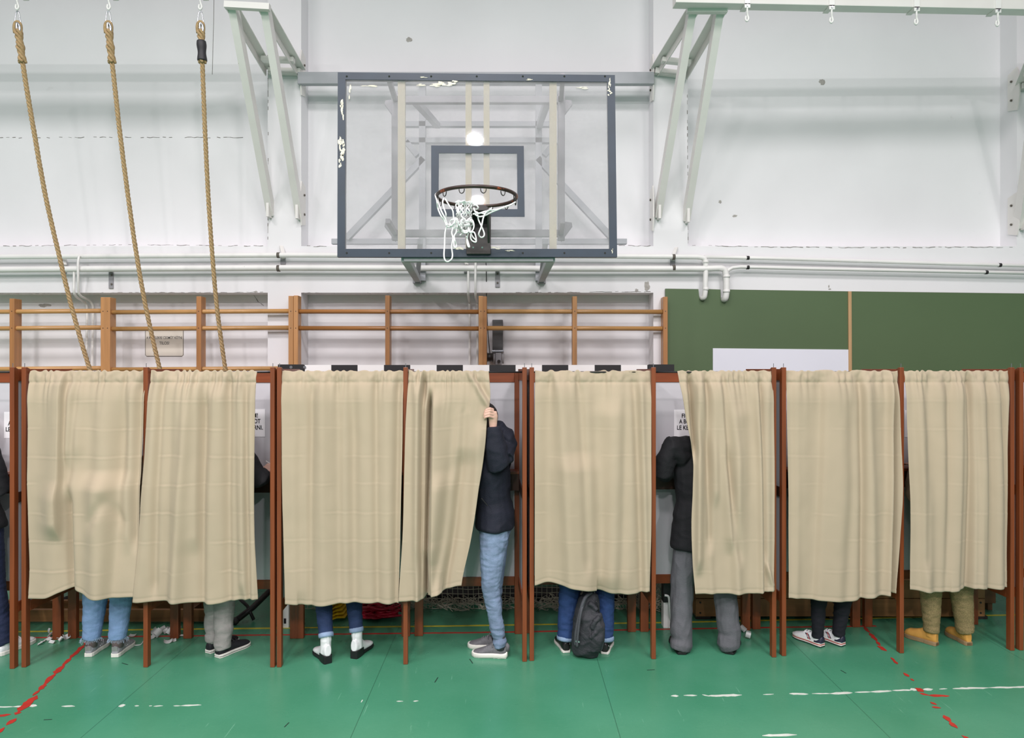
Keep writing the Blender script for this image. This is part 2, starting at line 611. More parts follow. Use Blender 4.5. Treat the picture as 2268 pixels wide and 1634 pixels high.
def crack(pts, w=0.004, Y=WF - 0.001, seed=0, gap=0.35):
    r = random.Random(seed)
    mb = MB()
    pts = [P(a, b_, Y) for a, b_ in pts]
    fine = []
    for a, b_ in zip(pts, pts[1:]):
        n = max(2, int((b_ - a).length / 0.03))
        for i in range(n):
            fine.append(a + (b_ - a) * (i / n) + Vector((0, 0, r.uniform(-1, 1) * 0.004)))
    for a, b_ in zip(fine, fine[1:]):
        if r.random() > gap:
            mb.beam(a, b_, w * r.uniform(0.3, 1.2), 0.002, Vector((0, 1, 0)))
    return mb
cr = [([(0, 545), (220, 542), (420, 543), (590, 545)], WF, 1, .3), ([(680, 545), (745, 546)], WF, 2, .3), ([(1370, 543), (1448, 545)], WF, 3, .3),
      ([(1526, 543), (1700, 547), (1900, 548), (2250, 547)], WF, 4, .25), ([(0, 305), (200, 304), (430, 304), (560, 305)], WR, 5, .6),
      ([(0, 651), (300, 648), (590, 647)], WF, 6, .4), ([(670, 648), (1000, 650), (1448, 645)], WF, 7, .4),
      ([(592, 0), (594, 300), (593, 545)], WF, 8, .6), ([(1522, 180), (1524, 545)], WF, 9, .6), ([(560, 650), (572, 668), (590, 682)], WR, 10, .1)]
for pts, Y, sd, gp in cr:
    c = crack(pts, 0.0045, Y - 0.0015, sd, gp).build('plaster_crack', M['crack'], wall)

def patch(cx, cy, w, h, Y, m_, parent, seed, name='plaster_chip'):
    r = random.Random(seed)
    n = 16
    poly = []
    for k in range(n):
        q = 2 * math.pi * k / n
        s_ = 0.55 + 0.45 * r.random()
        poly.append(P(cx + w / 2 * s_ * math.cos(q), cy + h / 2 * s_ * math.sin(q), Y))
    mb = MB().prism(poly, (0, 0.0016, 0))
    return mb.build(name, m_, parent)
M['chipwall'] = mat('bare_grey_plaster', rgb(168, 165, 160), 0.9, var=0.2, vscale=40)
for k, (cx, cy, w, h, Y) in enumerate([(1433, 634, 15, 28, WF - .002), (1410, 643, 10, 10, WF - .002), (98, 676, 32, 10, WR - .002), (1595, 447, 9, 9, WR - .002),
                                        (1628, 478, 13, 8, WR - .002), (1821, 181, 16, 16, WR - .002), (906, 88, 16, 14, WR - .002), (566, 646, 14, 5, WF - .002),
                                        (1838, 640, 8, 4, WF - .002), (1836, 634, 4, 8, WF - .002)]):
    patch(cx, cy, w, h, Y, M['chipwall'], wall, k)

# painted lines on the floor: worn, broken, each a thin paint film
def paint_line(name, label, pts, width, m_, seed, keep=0.75, jag=0.35, thick=0.0012, cell=0.04, parent=floor, lift=0.0):
    r = random.Random(seed)
    mb = MB()
    pts = [G(*p) for p in pts]
    for a, b_ in zip(pts, pts[1:]):
        L_ = (b_ - a).length
        n = max(1, int(L_ / cell))
        d = (b_ - a).normalized()
        s_ = Vector((-d.y, d.x, 0))
        prev = None
        for i in range(n + 1):
            p = a + (b_ - a) * (i / n)
            wv = noise.noise(Vector((p.x * 5 + seed, p.y * 5, seed * 3.1)))
            on = (wv * 0.5 + 0.5) < keep
            if on:
                l = p + s_ * (width / 2 * (1 - jag * r.random()))
                q = p - s_ * (width / 2 * (1 - jag * r.random()))
                if prev is not None:
                    mb.prism([prev[0] + Vector((0, 0, 0.0002 + lift)), prev[1] + Vector((0, 0, 0.0002 + lift)), q + Vector((0, 0, 0.0002 + lift)), l + Vector((0, 0, 0.0002 + lift))], (0, 0, thick))
                prev = (l, q)
            else:
                prev = None
    if mb.v:
        o = mb.build(name, m_, parent)
        o['label'] = label
        return o
M['redline'] = mat('red_line_paint', rgb(172, 46, 36), 0.5, var=0.15, vscale=20)
M['whiteline'] = mat('white_line_paint', rgb(204, 210, 202), 0.55, var=0.1, vscale=30)
M['yellowline'] = mat('yellow_line_paint', rgb(196, 184, 50), 0.5, var=0.1, vscale=20)
M['scuff'] = mat('dark_scuff', rgb(30, 52, 44), 0.6)
def fragments(name, label, frags, width, m_, seed, jag=.55, lift=0.0):
    "one worn line: irregular surviving flakes of paint, given by their pixel ends and width factor"
    r = random.Random(seed)
    mb = MB()
    for fi, (x0, y0, x1, y1, wf) in enumerate(frags):
        lf = lift + .0001 * (fi % 4)
        a, b_ = G(x0, y0), G(x1, y1)
        L_ = (b_ - a).length
        n = max(3, int(L_ / .022))
        d = (b_ - a).normalized()
        s_ = Vector((-d.y, d.x, 0))
        l, q = [], []
        for i in range(n + 1):
            t = i / n
            taper = min(1, 4 * t + .12, 4 * (1 - t) + .12)
            c = a + (b_ - a) * t
            l.append(c + s_ * (width * wf / 2 * taper * (1 - jag * r.random())))
            q.append(c - s_ * (width * wf / 2 * taper * (1 - jag * r.random())))
        for i in range(n):
            mb.prism([p + Vector((0, 0, .0002 + lf)) for p in (l[i], q[i], q[i + 1], l[i + 1])], (0, 0, .001))
    o = mb.build(name, m_, floor)
    o['label'] = label
fragments('red_floor_line', 'worn red line running towards the left booths', [(212, 1404, 186, 1429, 1), (187, 1428, 155, 1458, .9), (157, 1457, 138, 1474, .8), (143, 1472, 120, 1494, 1.1), (122, 1492, 96, 1518, .9), (100, 1515, 86, 1529, .8), (88, 1528, 72, 1541, .6), (82, 1540, 40, 1577, 1.25), (42, 1576, 34, 1583, .8), (36, 1591, 14, 1606, .9), (10, 1611, -30, 1640, .9)], .052, M['redline'], 3, .5, lift=.0008)
fragments('red_floor_line', 'broken red line crossing the floor at right', [(1913, 1388, 1926, 1401, .7), (1926, 1402, 1942, 1420, .8), (1941, 1420, 1950, 1430, .8), (1943, 1430, 1964, 1442, 1.1), (1973, 1456, 1988, 1471, .6), (2001, 1490, 2013, 1499, .7), (2016, 1503, 2025, 1508, .5), (2027, 1524, 2046, 1532, 1.2), (2060, 1555, 2075, 1561, .6), (2064, 1566, 2084, 1568, .6), (2090, 1584, 2106, 1600, .8), (2104, 1598, 2121, 1613, .9), (2130, 1629, 2150, 1640, .7)], .05, M['redline'], 8, .6, lift=.0012)
fragments('red_floor_line', 'short red stroke at right', [(2036, 1535, 2060, 1540, .8), (2056, 1540, 2103, 1541, 1)], .04, M['redline'], 2, .5)
fragments('red_floor_line', 'short red stroke at the left edge', [(-20, 1588, 24, 1582, 1)], .04, M['redline'], 2, .5, lift=.0008)
fragments('white_floor_line', 'worn white line on the left', [(-30, 1566, 30, 1565, .7), (28, 1565, 56, 1564, .9), (62, 1563, 82, 1563, 1.3), (136, 1564, 166, 1564, .9), (262, 1564, 278, 1561, 1.4), (298, 1563, 308, 1563, .6), (330, 1563, 337, 1563, .4), (340, 1564, 361, 1563, .5), (384, 1563, 400, 1563, .5), (400, 1563, 446, 1561, .8), (878, 1553, 893, 1553, .5), (915, 1553, 927, 1552, .6)], .026, M['whiteline'], 5, .5)
fragments('white_floor_line', 'worn white line on the right', [(1486, 1541, 1503, 1541, 1), (1514, 1540, 1544, 1540, .7), (1555, 1538, 1572, 1542, .5), (1568, 1541, 1643, 1539, 1.15), (1690, 1538, 1714, 1537, .4), (1748, 1536, 1790, 1537, 1), (1798, 1536, 1840, 1536, .5), (1838, 1536, 1888, 1534, 1.1), (1893, 1533, 1930, 1532, .5), (1928, 1532, 1975, 1530, 1.1), (1976, 1529, 2020, 1528, .8), (2016, 1527, 2032, 1527, 1.3), (2044, 1527, 2066, 1526, 1.1), (2080, 1526, 2098, 1525, .5), (2110, 1525, 2190, 1523, 1), (2188, 1523, 2290, 1521, .9)], .03, M['whiteline'], 14, .5)
fragments('white_floor_line', 'stray white stroke', [(1688, 1629, 1765, 1627, 1)], .026, M['whiteline'], 4, .3)
paint_line('yellow_floor_line', 'thin yellow goal line', [(-20, 1400), (330, 1394), (600, 1391), (1000, 1386), (1500, 1378), (2268, 1361)], 0.028, M['yellowline'], 4, 1.2, 0.2)
paint_line('red_floor_line', 'thin red line under the booths', [(-20, 1413), (600, 1406), (1100, 1400), (1600, 1391), (1940, 1386)], 0.028, M['redline'], 6, 0.9, 0.3)
for i, (a, b_) in enumerate([((963, 1511), (970, 1500)), ((1433, 1484), (1450, 1483)), ((1040, 1459), (1047, 1469)), ((97, 1594), (115, 1593)), ((630, 1610), (640, 1600)), ((270, 1468), (283, 1472)), ((1862, 1484), (1874, 1491)), ((800, 1555), (803, 1550))]):
    pa, pb = G(*a), G(*b_)
    MB().beam(pa + Vector((0, 0, .0008)), pb + Vector((0, 0, .0008)), 0.006, 0.001).build('floor_scuff', M['scuff'] if i != 7 else M['whiteline'], floor)

# ------------------------------------------------------------------ green board, trim strip, white sheet
Yb = WF - 0.03
gb = thing('green_board', 'green chalkboard panels covering the wall at right, notched for pipes', 'board', (3.6, Yb, 1.0))
def board_panel(outline):
    mb = MB()
    mb.prism([P(x, y, Yb) for x, y in outline], (0, 0.022, 0))
    return mb
pan = board_panel([(1474, 1180), (1474, 639), (1547, 640), (1548, 652), (1550, 664), (1562, 664), (1568, 652), (1570, 640), (1596, 641), (1596, 655), (1597, 666), (1613, 666), (1616, 655), (1617, 641), (1881, 645), (1885, 1180)])
pan.build('left_panel', M['green'], gb)
pan = board_panel([(1886, 1180), (1886, 645), (2300, 650), (2460, 652), (2460, 1180)])
pan.build('right_panel', M['green'], gb)
MB().prism([P(1879, 645, Yb - .012), P(1886, 645, Yb - .012), P(1889, 1180, Yb - .012), P(1882, 1180, Yb - .012)], (0, 0.011, 0)).build('wood_strip', M['trimwood'], gb)
sheet = MB()
sheet.prism([P(1579, 771, Yb - .006), P(1881, 774, Yb - .006), P(1881, 1100, Yb - .006), P(1579, 1100, Yb - .006)], (0, 0.005, 0))
tag(sheet.build('white_panel', M['screenwhite']), 'plain white rectangular sheet fixed on the green chalkboard beside the pale wood strip', 'panel')

# ------------------------------------------------------------------ warning notice in the left recess
nt_ = thing('notice', 'yellowed notice about ropes on the recess wall behind the wall bars', 'notice', P(364, 757, WR - .004))
a, b_ = P(322, 724, WR), P(407, 789, WR)
c_ = 0.014
x0, x1, z0, z1 = a.x, b_.x, b_.z, a.z
poly = [(x0 + c_, z0), (x1 - c_, z0), (x1, z0 + c_), (x1, z1 - c_), (x1 - c_, z1), (x0 + c_, z1), (x0, z1 - c_), (x0, z0 + c_)]
MB().prism([(x, WR - .006, z) for x, z in poly], (0, .005, 0)).build('sheet', M['oldpaper'], nt_)
MB().tube([(x * .985 + .015 * (x0 + x1) / 2, WR - .0065, z * .985 + .015 * (z0 + z1) / 2) for x, z in poly], 0.0022, 6, closed=True).build('border', M['greyink'], nt_)
text('lettering', 'A KÖTELEKRE CSOMÓT KÖTNI', 0.034, P(364, 748, WR - .007), M['greyink'], nt_, bold=0.0004, sx=0.72)
text('lettering', 'TILOS!', 0.04, P(364, 760, WR - .007), M['greyink'], nt_, bold=0.0004, sx=0.85)

# ------------------------------------------------------------------ wall bars
def wall_bar_unit(label, xs, ytop, wood, pw, double=False):
    "xs: pixel x of left, middle and right posts"
    Yp = WF - 0.105
    t = thing('wall_bars', label, 'wall bars', (P(xs[1], 800, Yp).x, Yp + .05, 0), 0, 'wooden wall bars along the back wall')
    for k, px in enumerate(xs):
        c = P(px, ytop[k], Yp)
        mb = MB().box((c.x - pw / 2, Yp, 0.0), (c.x + pw / 2, Yp + 0.10, c.z))
        mb.build('post', M['barpost'] if (k + len(label)) % 2 else M['barpost2'], t, bevel=0.004)
    xa, xb = P(xs[0], 0, Yp).x, P(xs[2], 0, Yp).x
    zs = [P(0, 690, Yp + .04).z, P(0, 727, Yp + .04).z, P(0, 817, Yp + .04).z]
    z = zs[-1] - 0.155
    while z > 0.2:
        zs.append(z); z -= 0.155
    tilt = (P(0, ytop[2], Yp).z - P(0, ytop[0], Yp).z) * 0.9
    for z in zs:
        a = Vector((xa, Yp + .04, z - tilt / 2)); b = Vector((xb, Yp + .04, z + tilt / 2))
        MB().tube([a, b], (0.021), 14).build('bar', wood, t, smooth_shade=True)
    for k, px in enumerate(xs):
        for z in (zs[0], zs[1]):
            c = P(px, 0, Yp)
            MB().cyl((c.x, Yp - .001, z), (c.x, Yp + .01, z), 0.0045, 8).build('screw', M['blackmetal'], t)
    return t
wall_bar_unit('wall bars at the left edge of the photo, behind the leftmost rope', [-190, 26, 228], [662, 661, 658], M['bar'], 0.045)
wall_bar_unit('wall bars behind the middle and right ropes, in front of the small notice', [238, 440, 644], [658, 656, 655], M['bar'], 0.045)
wall_bar_unit('browner wall bars below the left half of the basketball board', [655, 858, 1065], [654, 654, 655], M['bar2'], 0.042)
wall_bar_unit('yellower wall bars next to the green chalkboard, in front of the winch', [1073, 1273, 1474], [656, 656, 657], M['bar'], 0.042)

# ------------------------------------------------------------------ heating pipes
Yp = WF - 0.085
def pipe(name, label, pts, r, parent=None, n=14, sm=5):
    t = MB().tube(crom(pts, sm), r, n)
    return t
up = thing('heating_pipe', 'upper of the two long white heating pipes along the wall, dropping at the green board', 'pipe', P(800, 566, Yp), 0, 'white heating pipes')
lo = thing('heating_pipe', 'lower, thicker of the two long white heating pipes along the wall', 'pipe', P(800, 594, Yp), 0, 'white heating pipes')
def px_path(l, Y):
    return [P(x, y, Y) for x, y in l]
MB().tube(px_path([(-400, 571), (0, 569), (300, 567), (640, 565), (1000, 566), (1300, 567), (1545, 569)], Yp) + crom(px_path([(1553, 570), (1560, 573), (1563, 582)], Yp), 4)
          + px_path([(1563, 600), (1562, 640)], Yp) + crom([P(1562, 645, Yp), P(1560, 657, Yp + .01), P(1556, 660, Yp + .035), P(1555, 660, Yp + .084)], 5), 0.0235, 14).build('pipe_run', M['paint_white'], up, True)
MB().tube(px_path([(1560, 569), (1700, 572), (1900, 578), (2100, 584), (2500, 594)], Yp + .02), 0.017, 12).build('thinner_run', M['paint_white'], up, True)
MB().tube(px_path([(-400, 598), (0, 597), (300, 595), (640, 593), (1000, 594), (1300, 595), (1560, 595), (1590, 594)], Yp) + crom(px_path([(1598, 594), (1605, 598), (1608, 608)], Yp), 4)
          + px_path([(1609, 620), (1609, 645)], Yp) + crom([P(1609, 648, Yp), P(1607, 659, Yp + .01), P(1604, 663, Yp + .04), P(1603, 663, Yp + .084)], 5), 0.028, 14).build('pipe_run', M['paint_white'], lo, True)
MB().tube(crom(px_path([(1607, 612), (1611, 600), (1622, 593)], Yp + .01), 5) + px_path([(1640, 591), (1800, 595), (2000, 599), (2500, 609)], Yp + .015), 0.017, 12).build('thinner_run', M['paint_white'], lo, True)
for px in (1563,):
    for py in (580, 640):
        MB().tube([P(px, py - 3, Yp), P(px, py + 3, Yp)], 0.027, 14).build('coupling', M['paint_white'], up, True)
for py in (612, 645):
    MB().tube([P(1609, py - 3, Yp), P(1609, py + 3, Yp)], 0.0315, 14).build('coupling', M['paint_white'], lo, True)
for px in (617, 1492):
    MB().tube([P(px - 3, 565 + (4 if px > 1000 else 0), Yp), P(px + 3, 565 + (4 if px > 1000 else 0), Yp)], 0.027, 14).build('clip', M['chip'], up, True)
    MB().tube([P(px - 3, 594, Yp), P(px + 3, 594, Yp)], 0.031, 14).build('clip', M['chip'], lo, True)
for px, yu, yl in ((1656, 571, 592), (2214, 587, 603)):
    MB().tube([P(px - 3, yu, Yp + .02), P(px + 3, yu, Yp + .02)], 0.019, 12).build('clip', M['black'], up, True)
    MB().tube([P(px - 3 - (30 if px > 2000 else 0), yl, Yp + .015), P(px + 3 - (30 if px > 2000 else 0), yl, Yp + .015)], 0.019, 12).build('clip', M['black'], lo, True)

def bracket(label, px, py, dx, kind):
    t = thing('pipe_bracket', label, 'bracket', P(px, py, WF), 0, 'pipe brackets on the wall')
    mb = MB()
    if kind == 'strap':       # plate on the wall carrying a short arm
        mb.box(P(px - 5, py + 62, WF) + Vector((0, -.012, 0)), P(px + 5, py + 20, WF) + Vector((0, 0, 0)))
        mb.beam(P(px, py + 26, WF - .005), P(px - dx, py + 22, Yp), 0.03, 0.012)
        mb.build('plate', M['dull_grey'], t, bevel=.002)
        MB().cyl(P(px, py + 32, WF - .02), P(px, py + 32, WF - .01), .009, 8).build('bolt', M['chip'], t)
        MB().cyl(P(px, py + 52, WF - .02), P(px, py + 52, WF - .01), .009, 8).build('bolt', M['chip'], t)
    else:
        mb.beam(P(px + dx, py - 18, WF - .006), P(px, py + 4, Yp + .03), 0.035, 0.012)
        mb.beam(P(px, py + 2, Yp + .03), P(px, py + 12, WF), 0.03, 0.012)
        mb.build('arm', M['steel_white'], t, bevel=.002)
        mb = MB().box(P(px - 6, py + 24, WF) + Vector((0, -.014, 0)), P(px + 5, py + 6, WF))
        mb.build('plate', M['dull_grey'], t, bevel=.002)
bracket('grey pipe bracket plate at left, between the left and middle ropes', 247, 577, 4, 'strap')
bracket('narrow pipe bracket plate below the basketball board, right of the thin vertical pipes', 1102, 574, 3, 'strap')
bracket('pipe bracket beside the leftmost rope', 143, 582, -4, 'arm')
bracket('pipe bracket on the pilaster left of the basketball board', 628, 562, -5, 'arm')
bracket('pipe bracket on the pilaster right of the basketball board', 1490, 566, 8, 'arm')
bracket('pipe bracket under the middle of the basketball board', 1034, 582, -10, 'arm')

# short branch pipes dropping into the recesses
def branch(label, runs, r):
    t = thing('branch_pipe', label, 'pipe', runs[0][0], 0, 'thin vertical branch pipes')
    MB().tube(crom(runs[0], 6), r, 12).build('pipe_run', M['paint_white'], t, True)
    return t
Yr = WR - 0.04
branch('thin white branch pipe at left dropping from the lower heating pipe', [[P(164, 596, Yp), P(164, 625, Yp), P(164, 645, Yp), P(168, 656, Yp + .05), P(182, 666, Yr - .05), P(191, 674, Yr), P(193, 690, Yr), P(192, 760, Yr), P(191, 900, Yr)]], 0.0105)
branch('thin white branch pipe at left dropping from the upper heating pipe', [[P(176, 566, Yp - .03), P(173, 580, Yp - .045), P(173, 610, Yp - .04), P(174, 645, Yp), P(180, 656, Yp + .06), P(196, 664, Yr - .04), P(205, 676, Yr), P(206, 700, Yr), P(205, 760, Yr), P(203, 900, Yr)]], 0.0105)
branch('thin white branch pipe under the basketball board, left of its pair', [[P(1037, 590, Yp), P(1037, 620, Yp), P(1037, 650, Yp + .02), P(1039, 668, Yr - .04), P(1040, 690, Yr), P(1040, 900, Yr)]], 0.0105)
branch('thin white branch pipe under the basketball board, right of its pair', [[P(1054, 566, Yp - .02), P(1053, 600, Yp - .03), P(1053, 650, Yp), P(1056, 668, Yr - .04), P(1057, 690, Yr), P(1057, 900, Yr)]], 0.0105)

tag(MB().tube(crom([P(1075, 560, Yp + .03), P(1077, 600, Yp + .04), P(1078, 680, WR - .1), P(1081, 740, WR - .1), P(1085, 782, WR - .09)], 6), 0.004, 8).build('winch_cable', M['tape'], None, True),
    'thin black cable running down from under the basketball board to the winch', 'cable')

# hand winch
w = thing('winch', 'dark grey hand winch with a steel channel on the recess wall', 'winch', P(1100, 780, WR))
MB().box(P(1091, 776, WR) + Vector((0, -.07, 0)), P(1114, 709, WR)).build('channel', mat('dark_grey_channel', rgb(96, 98, 99), 0.5, var=.2, vscale=5), w, bevel=.004)
MB().box(P(1090, 780, WR) + Vector((0, -.10, 0)), P(1116, 776, WR)).build('bracket_plate', M['zinc'], w, bevel=.002)
MB().tube([P(1077, 791, WR - .09), P(1079, 791, WR - .09), P(1080, 791, WR - .09), P(1090, 791, WR - .09), P(1091, 791, WR - .09), P(1092, 791, WR - .09)], [.05, .05, .04, .04, .05, .05], 20).build('drum', M['blackmetal'], w, True)
for px in (1095, 1114):
    MB().tube([P(px - 1.5, 794, WR - .09), P(px + 1.5, 794, WR - .09)], .048, 20).build('gear', M['dull_grey'], w, True)
MB().box(P(1098, 808, WR) + Vector((0, -.12, 0)), P(1111, 782, WR)).build('housing', M['dull_grey'], w, bevel=.006)
MB().cyl(P(1105, 800, WR - .14), P(1105, 800, WR - .11), .016, 12).build('spindle', M['blackmetal'], w)

# ------------------------------------------------------------------ basketball hoop
YB = 4.40
hoop = thing('basketball_hoop', 'clear basketball backboard with slate blue frame, tangled white net and grey wall supports', 'basketball hoop', P(1056, 568, YB))
ol = [(748, 160), (1362, 166), (1367, 569), (747, 569)]
il = [(765, 176), (1345, 181), (1350, 551), (764, 551)]
def frame_mesh(o_, i_, Y, th):
    mb = MB()
    o3 = [P(x, y, Y) for x, y in o_]; i3 = [P(x, y, Y) for x, y in i_]
    for k in range(4):
        j = (k + 1) % 4
        mb.prism([o3[k], o3[j], i3[j], i3[k]], (0, th, 0))
    return mb
frame_mesh(ol, il, YB, 0.035).build('board_frame', M['navy'], hoop)
MB().prism([P(x, y, YB + .004) for x, y in [(755, 168), (1354, 173), (1358, 560), (755, 560)]], (0, 0.012, 0)).build('pane', M['pane'], hoop)
frame_mesh([(955, 322), (1160, 323), (1162, 480), (955, 479)], [(972, 339), (1145, 340), (1146, 463), (971, 463)], YB + .0005, 0.003).build('target_square', M['navy'], hoop)
for a, b_ in ((881, 897), (1031, 1044), (1071, 1084), (1217, 1233)):
    MB().prism([P(a, 178, YB + .018), P(b_, 178, YB + .018), P(b_, 555, YB + .018), P(a, 555, YB + .018)], (0, .03, 0)).build('support_strip', M['cream'], hoop)
rs = random.Random(5)
for k, (cx, cy, w_, h_) in enumerate([(757, 330, 15, 46), (756, 355, 12, 32), (757, 312, 13, 26), (757, 250, 9, 40), (757, 230, 8, 20), (1350, 188, 7, 30), (1351, 205, 10, 14), (985, 185, 38, 11), (965, 189, 45, 9), (1002, 183, 26, 10), (930, 188, 30, 5), (1172, 176, 20, 4), (1356, 555, 4, 12), (940, 171, 20, 3), (775, 200, 6, 40), (820, 190, 40, 5), (1290, 195, 30, 6), (1130, 555, 24, 4), (1015, 549, 26, 7), (1095, 549, 30, 6)]):
    mb = MB()
    for fi in range(7):
        x, y = cx + rs.uniform(-.35, .35) * w_, cy + rs.uniform(-.4, .4) * h_
        poly = []
        for q in range(9):
            an = 2 * math.pi * q / 9
            rr_ = 0.35 * (0.5 + rs.random())
            poly.append(P(x + w_ * .5 * rr_ * math.cos(an), y + h_ * .4 * rr_ * math.sin(an), YB - .001 - .00025 * fi))
        mb.prism(poly, (0, .0009 + .00025 * fi, 0))
    mb.build('flaked_paint', M['chippaint'], hoop)
for px in (768, 862, 955, 1056, 1158, 1250, 1340):
    for py in (169, 560):
        MB().cyl(P(px, py, YB - .003), P(px, py, YB + .002), .006, 8).build('bolt', M['blackmetal'], hoop)

# rim
RC = P(1056, 436, 3.985)
RR = 0.232
ring = [RC + Vector((RR * math.cos(2 * math.pi * k / 64), RR * math.sin(2 * math.pi * k / 64), 0)) for k in range(64)]
rim = MB().tube(ring, 0.0105, 10, closed=True).build('rim', M['rim'], hoop, True)
for k in range(12):
    q = 2 * math.pi * (k + .4) / 12
    c = RC + Vector((RR * math.cos(q), RR * math.sin(q), -.012))
    tv = Vector((-math.sin(q), math.cos(q), 0))
    MB().tube(crom([c - tv * .016, c - tv * .012 - Z * .016, c - Z * .024, c + tv * .012 - Z * .016, c + tv * .016], 4), .0028, 6).build('net_hook', M['blackmetal'], rim, True)
mb = MB()
mb.box((RC.x - .05, RC.y + RR - .015, RC.z - .03), (RC.x + .06, YB - .02, RC.z + .005))
pl0, pl1 = P(1033, 563, YB - .012), P(1087, 474, YB - .012)
mb.box((pl0.x, YB - .022, pl0.z), (pl1.x, YB - .001, pl1.z))
mb.prism([(RC.x - .05, YB - .02, RC.z - .03), (RC.x - .05, RC.y + RR, RC.z - .03), (RC.x - .05, YB - .02, RC.z - .20)], (.012, 0, 0))
mb.prism([(RC.x + .05, YB - .02, RC.z - .03), (RC.x + .05, RC.y + RR, RC.z - .03), (RC.x + .05, YB - .02, RC.z - .20)], (.012, 0, 0))
mount = mb.build('rim_mount', M['blackmetal'], hoop, bevel=.003)
for px in (1048, 1068):
    MB().cyl(P(px, 548, YB - .026), P(px, 548, YB - .02), .006, 8).build('bolt', M['zinc'], mount)

# net: cords traced as loose loops hanging on the left front of the rim
YN = 3.80
def cord(l, Y=YN, r=.0042, n=5, dy=.015, seed=0):
    rr_ = random.Random(seed + len(l))
    pts = []
    for p in l:
        y = p[2] if len(p) > 2 else Y + rr_.uniform(-dy, dy)
        pts.append(P(p[0], p[1], y))
    return MB().tube(crom(pts, n), r, 6)
ZM = 7.43
def zc(l):     # coordinates read in the enlarged crop
    return [(940 + a / ZM, 380 + b_ / ZM) + tuple(c) for a, b_, *c in l]
cords = [
    zc([(370, 900), (340, 1000), (332, 1200), (322, 1380), (345, 1465), (390, 1480), (445, 1440), (462, 1370), (448, 1230), (470, 1100), (450, 1000), (480, 900)]),
    zc([(205, 350, 3.99), (180, 390, 3.95), (205, 480), (220, 600), (270, 720), (330, 810), (365, 890)]),
    zc([(200, 380, 3.99), (235, 520, 3.93), (280, 650), (345, 780), (370, 870)]),
    zc([(320, 440, 3.84), (300, 500), (320, 600), (355, 700), (350, 790), (375, 880)]),
    zc([(345, 450, 3.83), (410, 560), (465, 640), (480, 740), (500, 830), (520, 900)]),
    zc([(1500, 500, 3.9), (1380, 560, 3.86), (1200, 620), (1080, 640), (980, 660), (880, 690), (820, 640)]),
    zc([(1440, 540, 3.86), (1250, 610), (1100, 670), (1000, 720), (900, 740), (830, 700)]),
    zc([(1110, 590), (1060, 650), (990, 690), (930, 680), (850, 690)]),
    zc([(870, 660), (890, 790), (940, 900), (985, 1020), (965, 1075), (920, 1075), (895, 1020), (940, 900), (970, 760), (1020, 660), (1100, 620)]),
    zc([(520, 510, 3.75), (560, 480, 3.76), (600, 500, 3.74), (650, 480, 3.75), (700, 500), (760, 490), (800, 530)]),
    zc([(480, 760), (520, 880), (525, 990), (490, 1060), (500, 1130), (525, 1200), (515, 1250), (490, 1230), (480, 1120)]),
    zc([(690, 1060), (710, 1130), (730, 1200), (740, 1240), (715, 1220), (700, 1130), (720, 1010)]),
    zc([(720, 780), (790, 800), (815, 890), (790, 970), (740, 990), (710, 900), (720, 780)]),
    zc([(750, 990), (800, 1080), (850, 1130), (840, 1160), (790, 1140), (760, 1090), (770, 1010), (820, 1000), (850, 1090), (855, 1150)]),
    zc([(800, 560), (850, 550), (885, 590), (850, 620), (810, 600), (830, 650), (860, 670), (800, 700)]),
    zc([(360, 870), (400, 870), (440, 890), (420, 840), (450, 790), (490, 800), (480, 850), (430, 910), (370, 900)]),
]
rn = random.Random(21)
cols = [520, 560, 605, 650, 700, 750, 800]
for k in range(len(cols) - 1):       # knotted meshes of the tangled middle
    for sgn in (0, 1):
        l = []
        for j in range(8):
            xx = cols[k] + (45 if (j + sgn) % 2 else 0) + rn.uniform(-16, 16) - (j * 3 if k > 3 else -j * 2)
            yy = 495 + j * 72 + rn.uniform(-14, 14)
            l.append((xx, yy, YN + rn.uniform(-.05, .06) + .01 * j))
        cords.append(zc(l))
for k in range(9):
    x0_, y0_ = rn.uniform(500, 740), rn.uniform(640, 980)
    l = [(x0_ + rn.uniform(-75, 75), y0_ + rn.uniform(-90, 100), YN + rn.uniform(-.04, .06)) for _ in range(6)]
    cords.append(zc(l))
netmb = MB()
for i, l in enumerate(cords):
    t = cord(l, seed=i)
    netmb.add(t.v, t.f)
netmb.build('net', M['cord'], hoop, True)

# carrying frame behind the board and the wall supports
YF = 4.86
sf = MB()
fx0, fx1 = P(876, 0, YF).x, P(1243, 0, YF).x
fz0, fz1 = P(0, 517, YF).z, P(0, 222, YF).z
for z in (fz0, fz1):
    sf.beam((fx0, YF, z), (fx1, YF, z), .045, .05)
for x in (fx0, fx1):
    sf.beam((x, YF, fz0 - .05), (x, YF, fz1 + .05), .05, .045, Vector((0, 1, 0)))
for x, sx in ((fx0, -1), (fx1, 1)):
    for z in (fz0 + .04, fz1 - .04):
        sf.prism([(x, YF, z + .05), (x + sx * .075, YF, z + .04), (x + sx * .08, YF, z + .01), (x, YF, z - .10)], (0, .02, 0))
sf.build('carrying_frame', M['dull_grey'], hoop, bevel=.004)
# struts from carrying frame to the strips
mb = MB()
for x in (fx0, fx1):
    for z in (fz0, fz1):
        mb.beam((x + (.02 if x < 0 else -.02), YB + .048, z), (x, YF, z), .03, .03)
mb.build('spacer', M['dull_grey'], hoop)
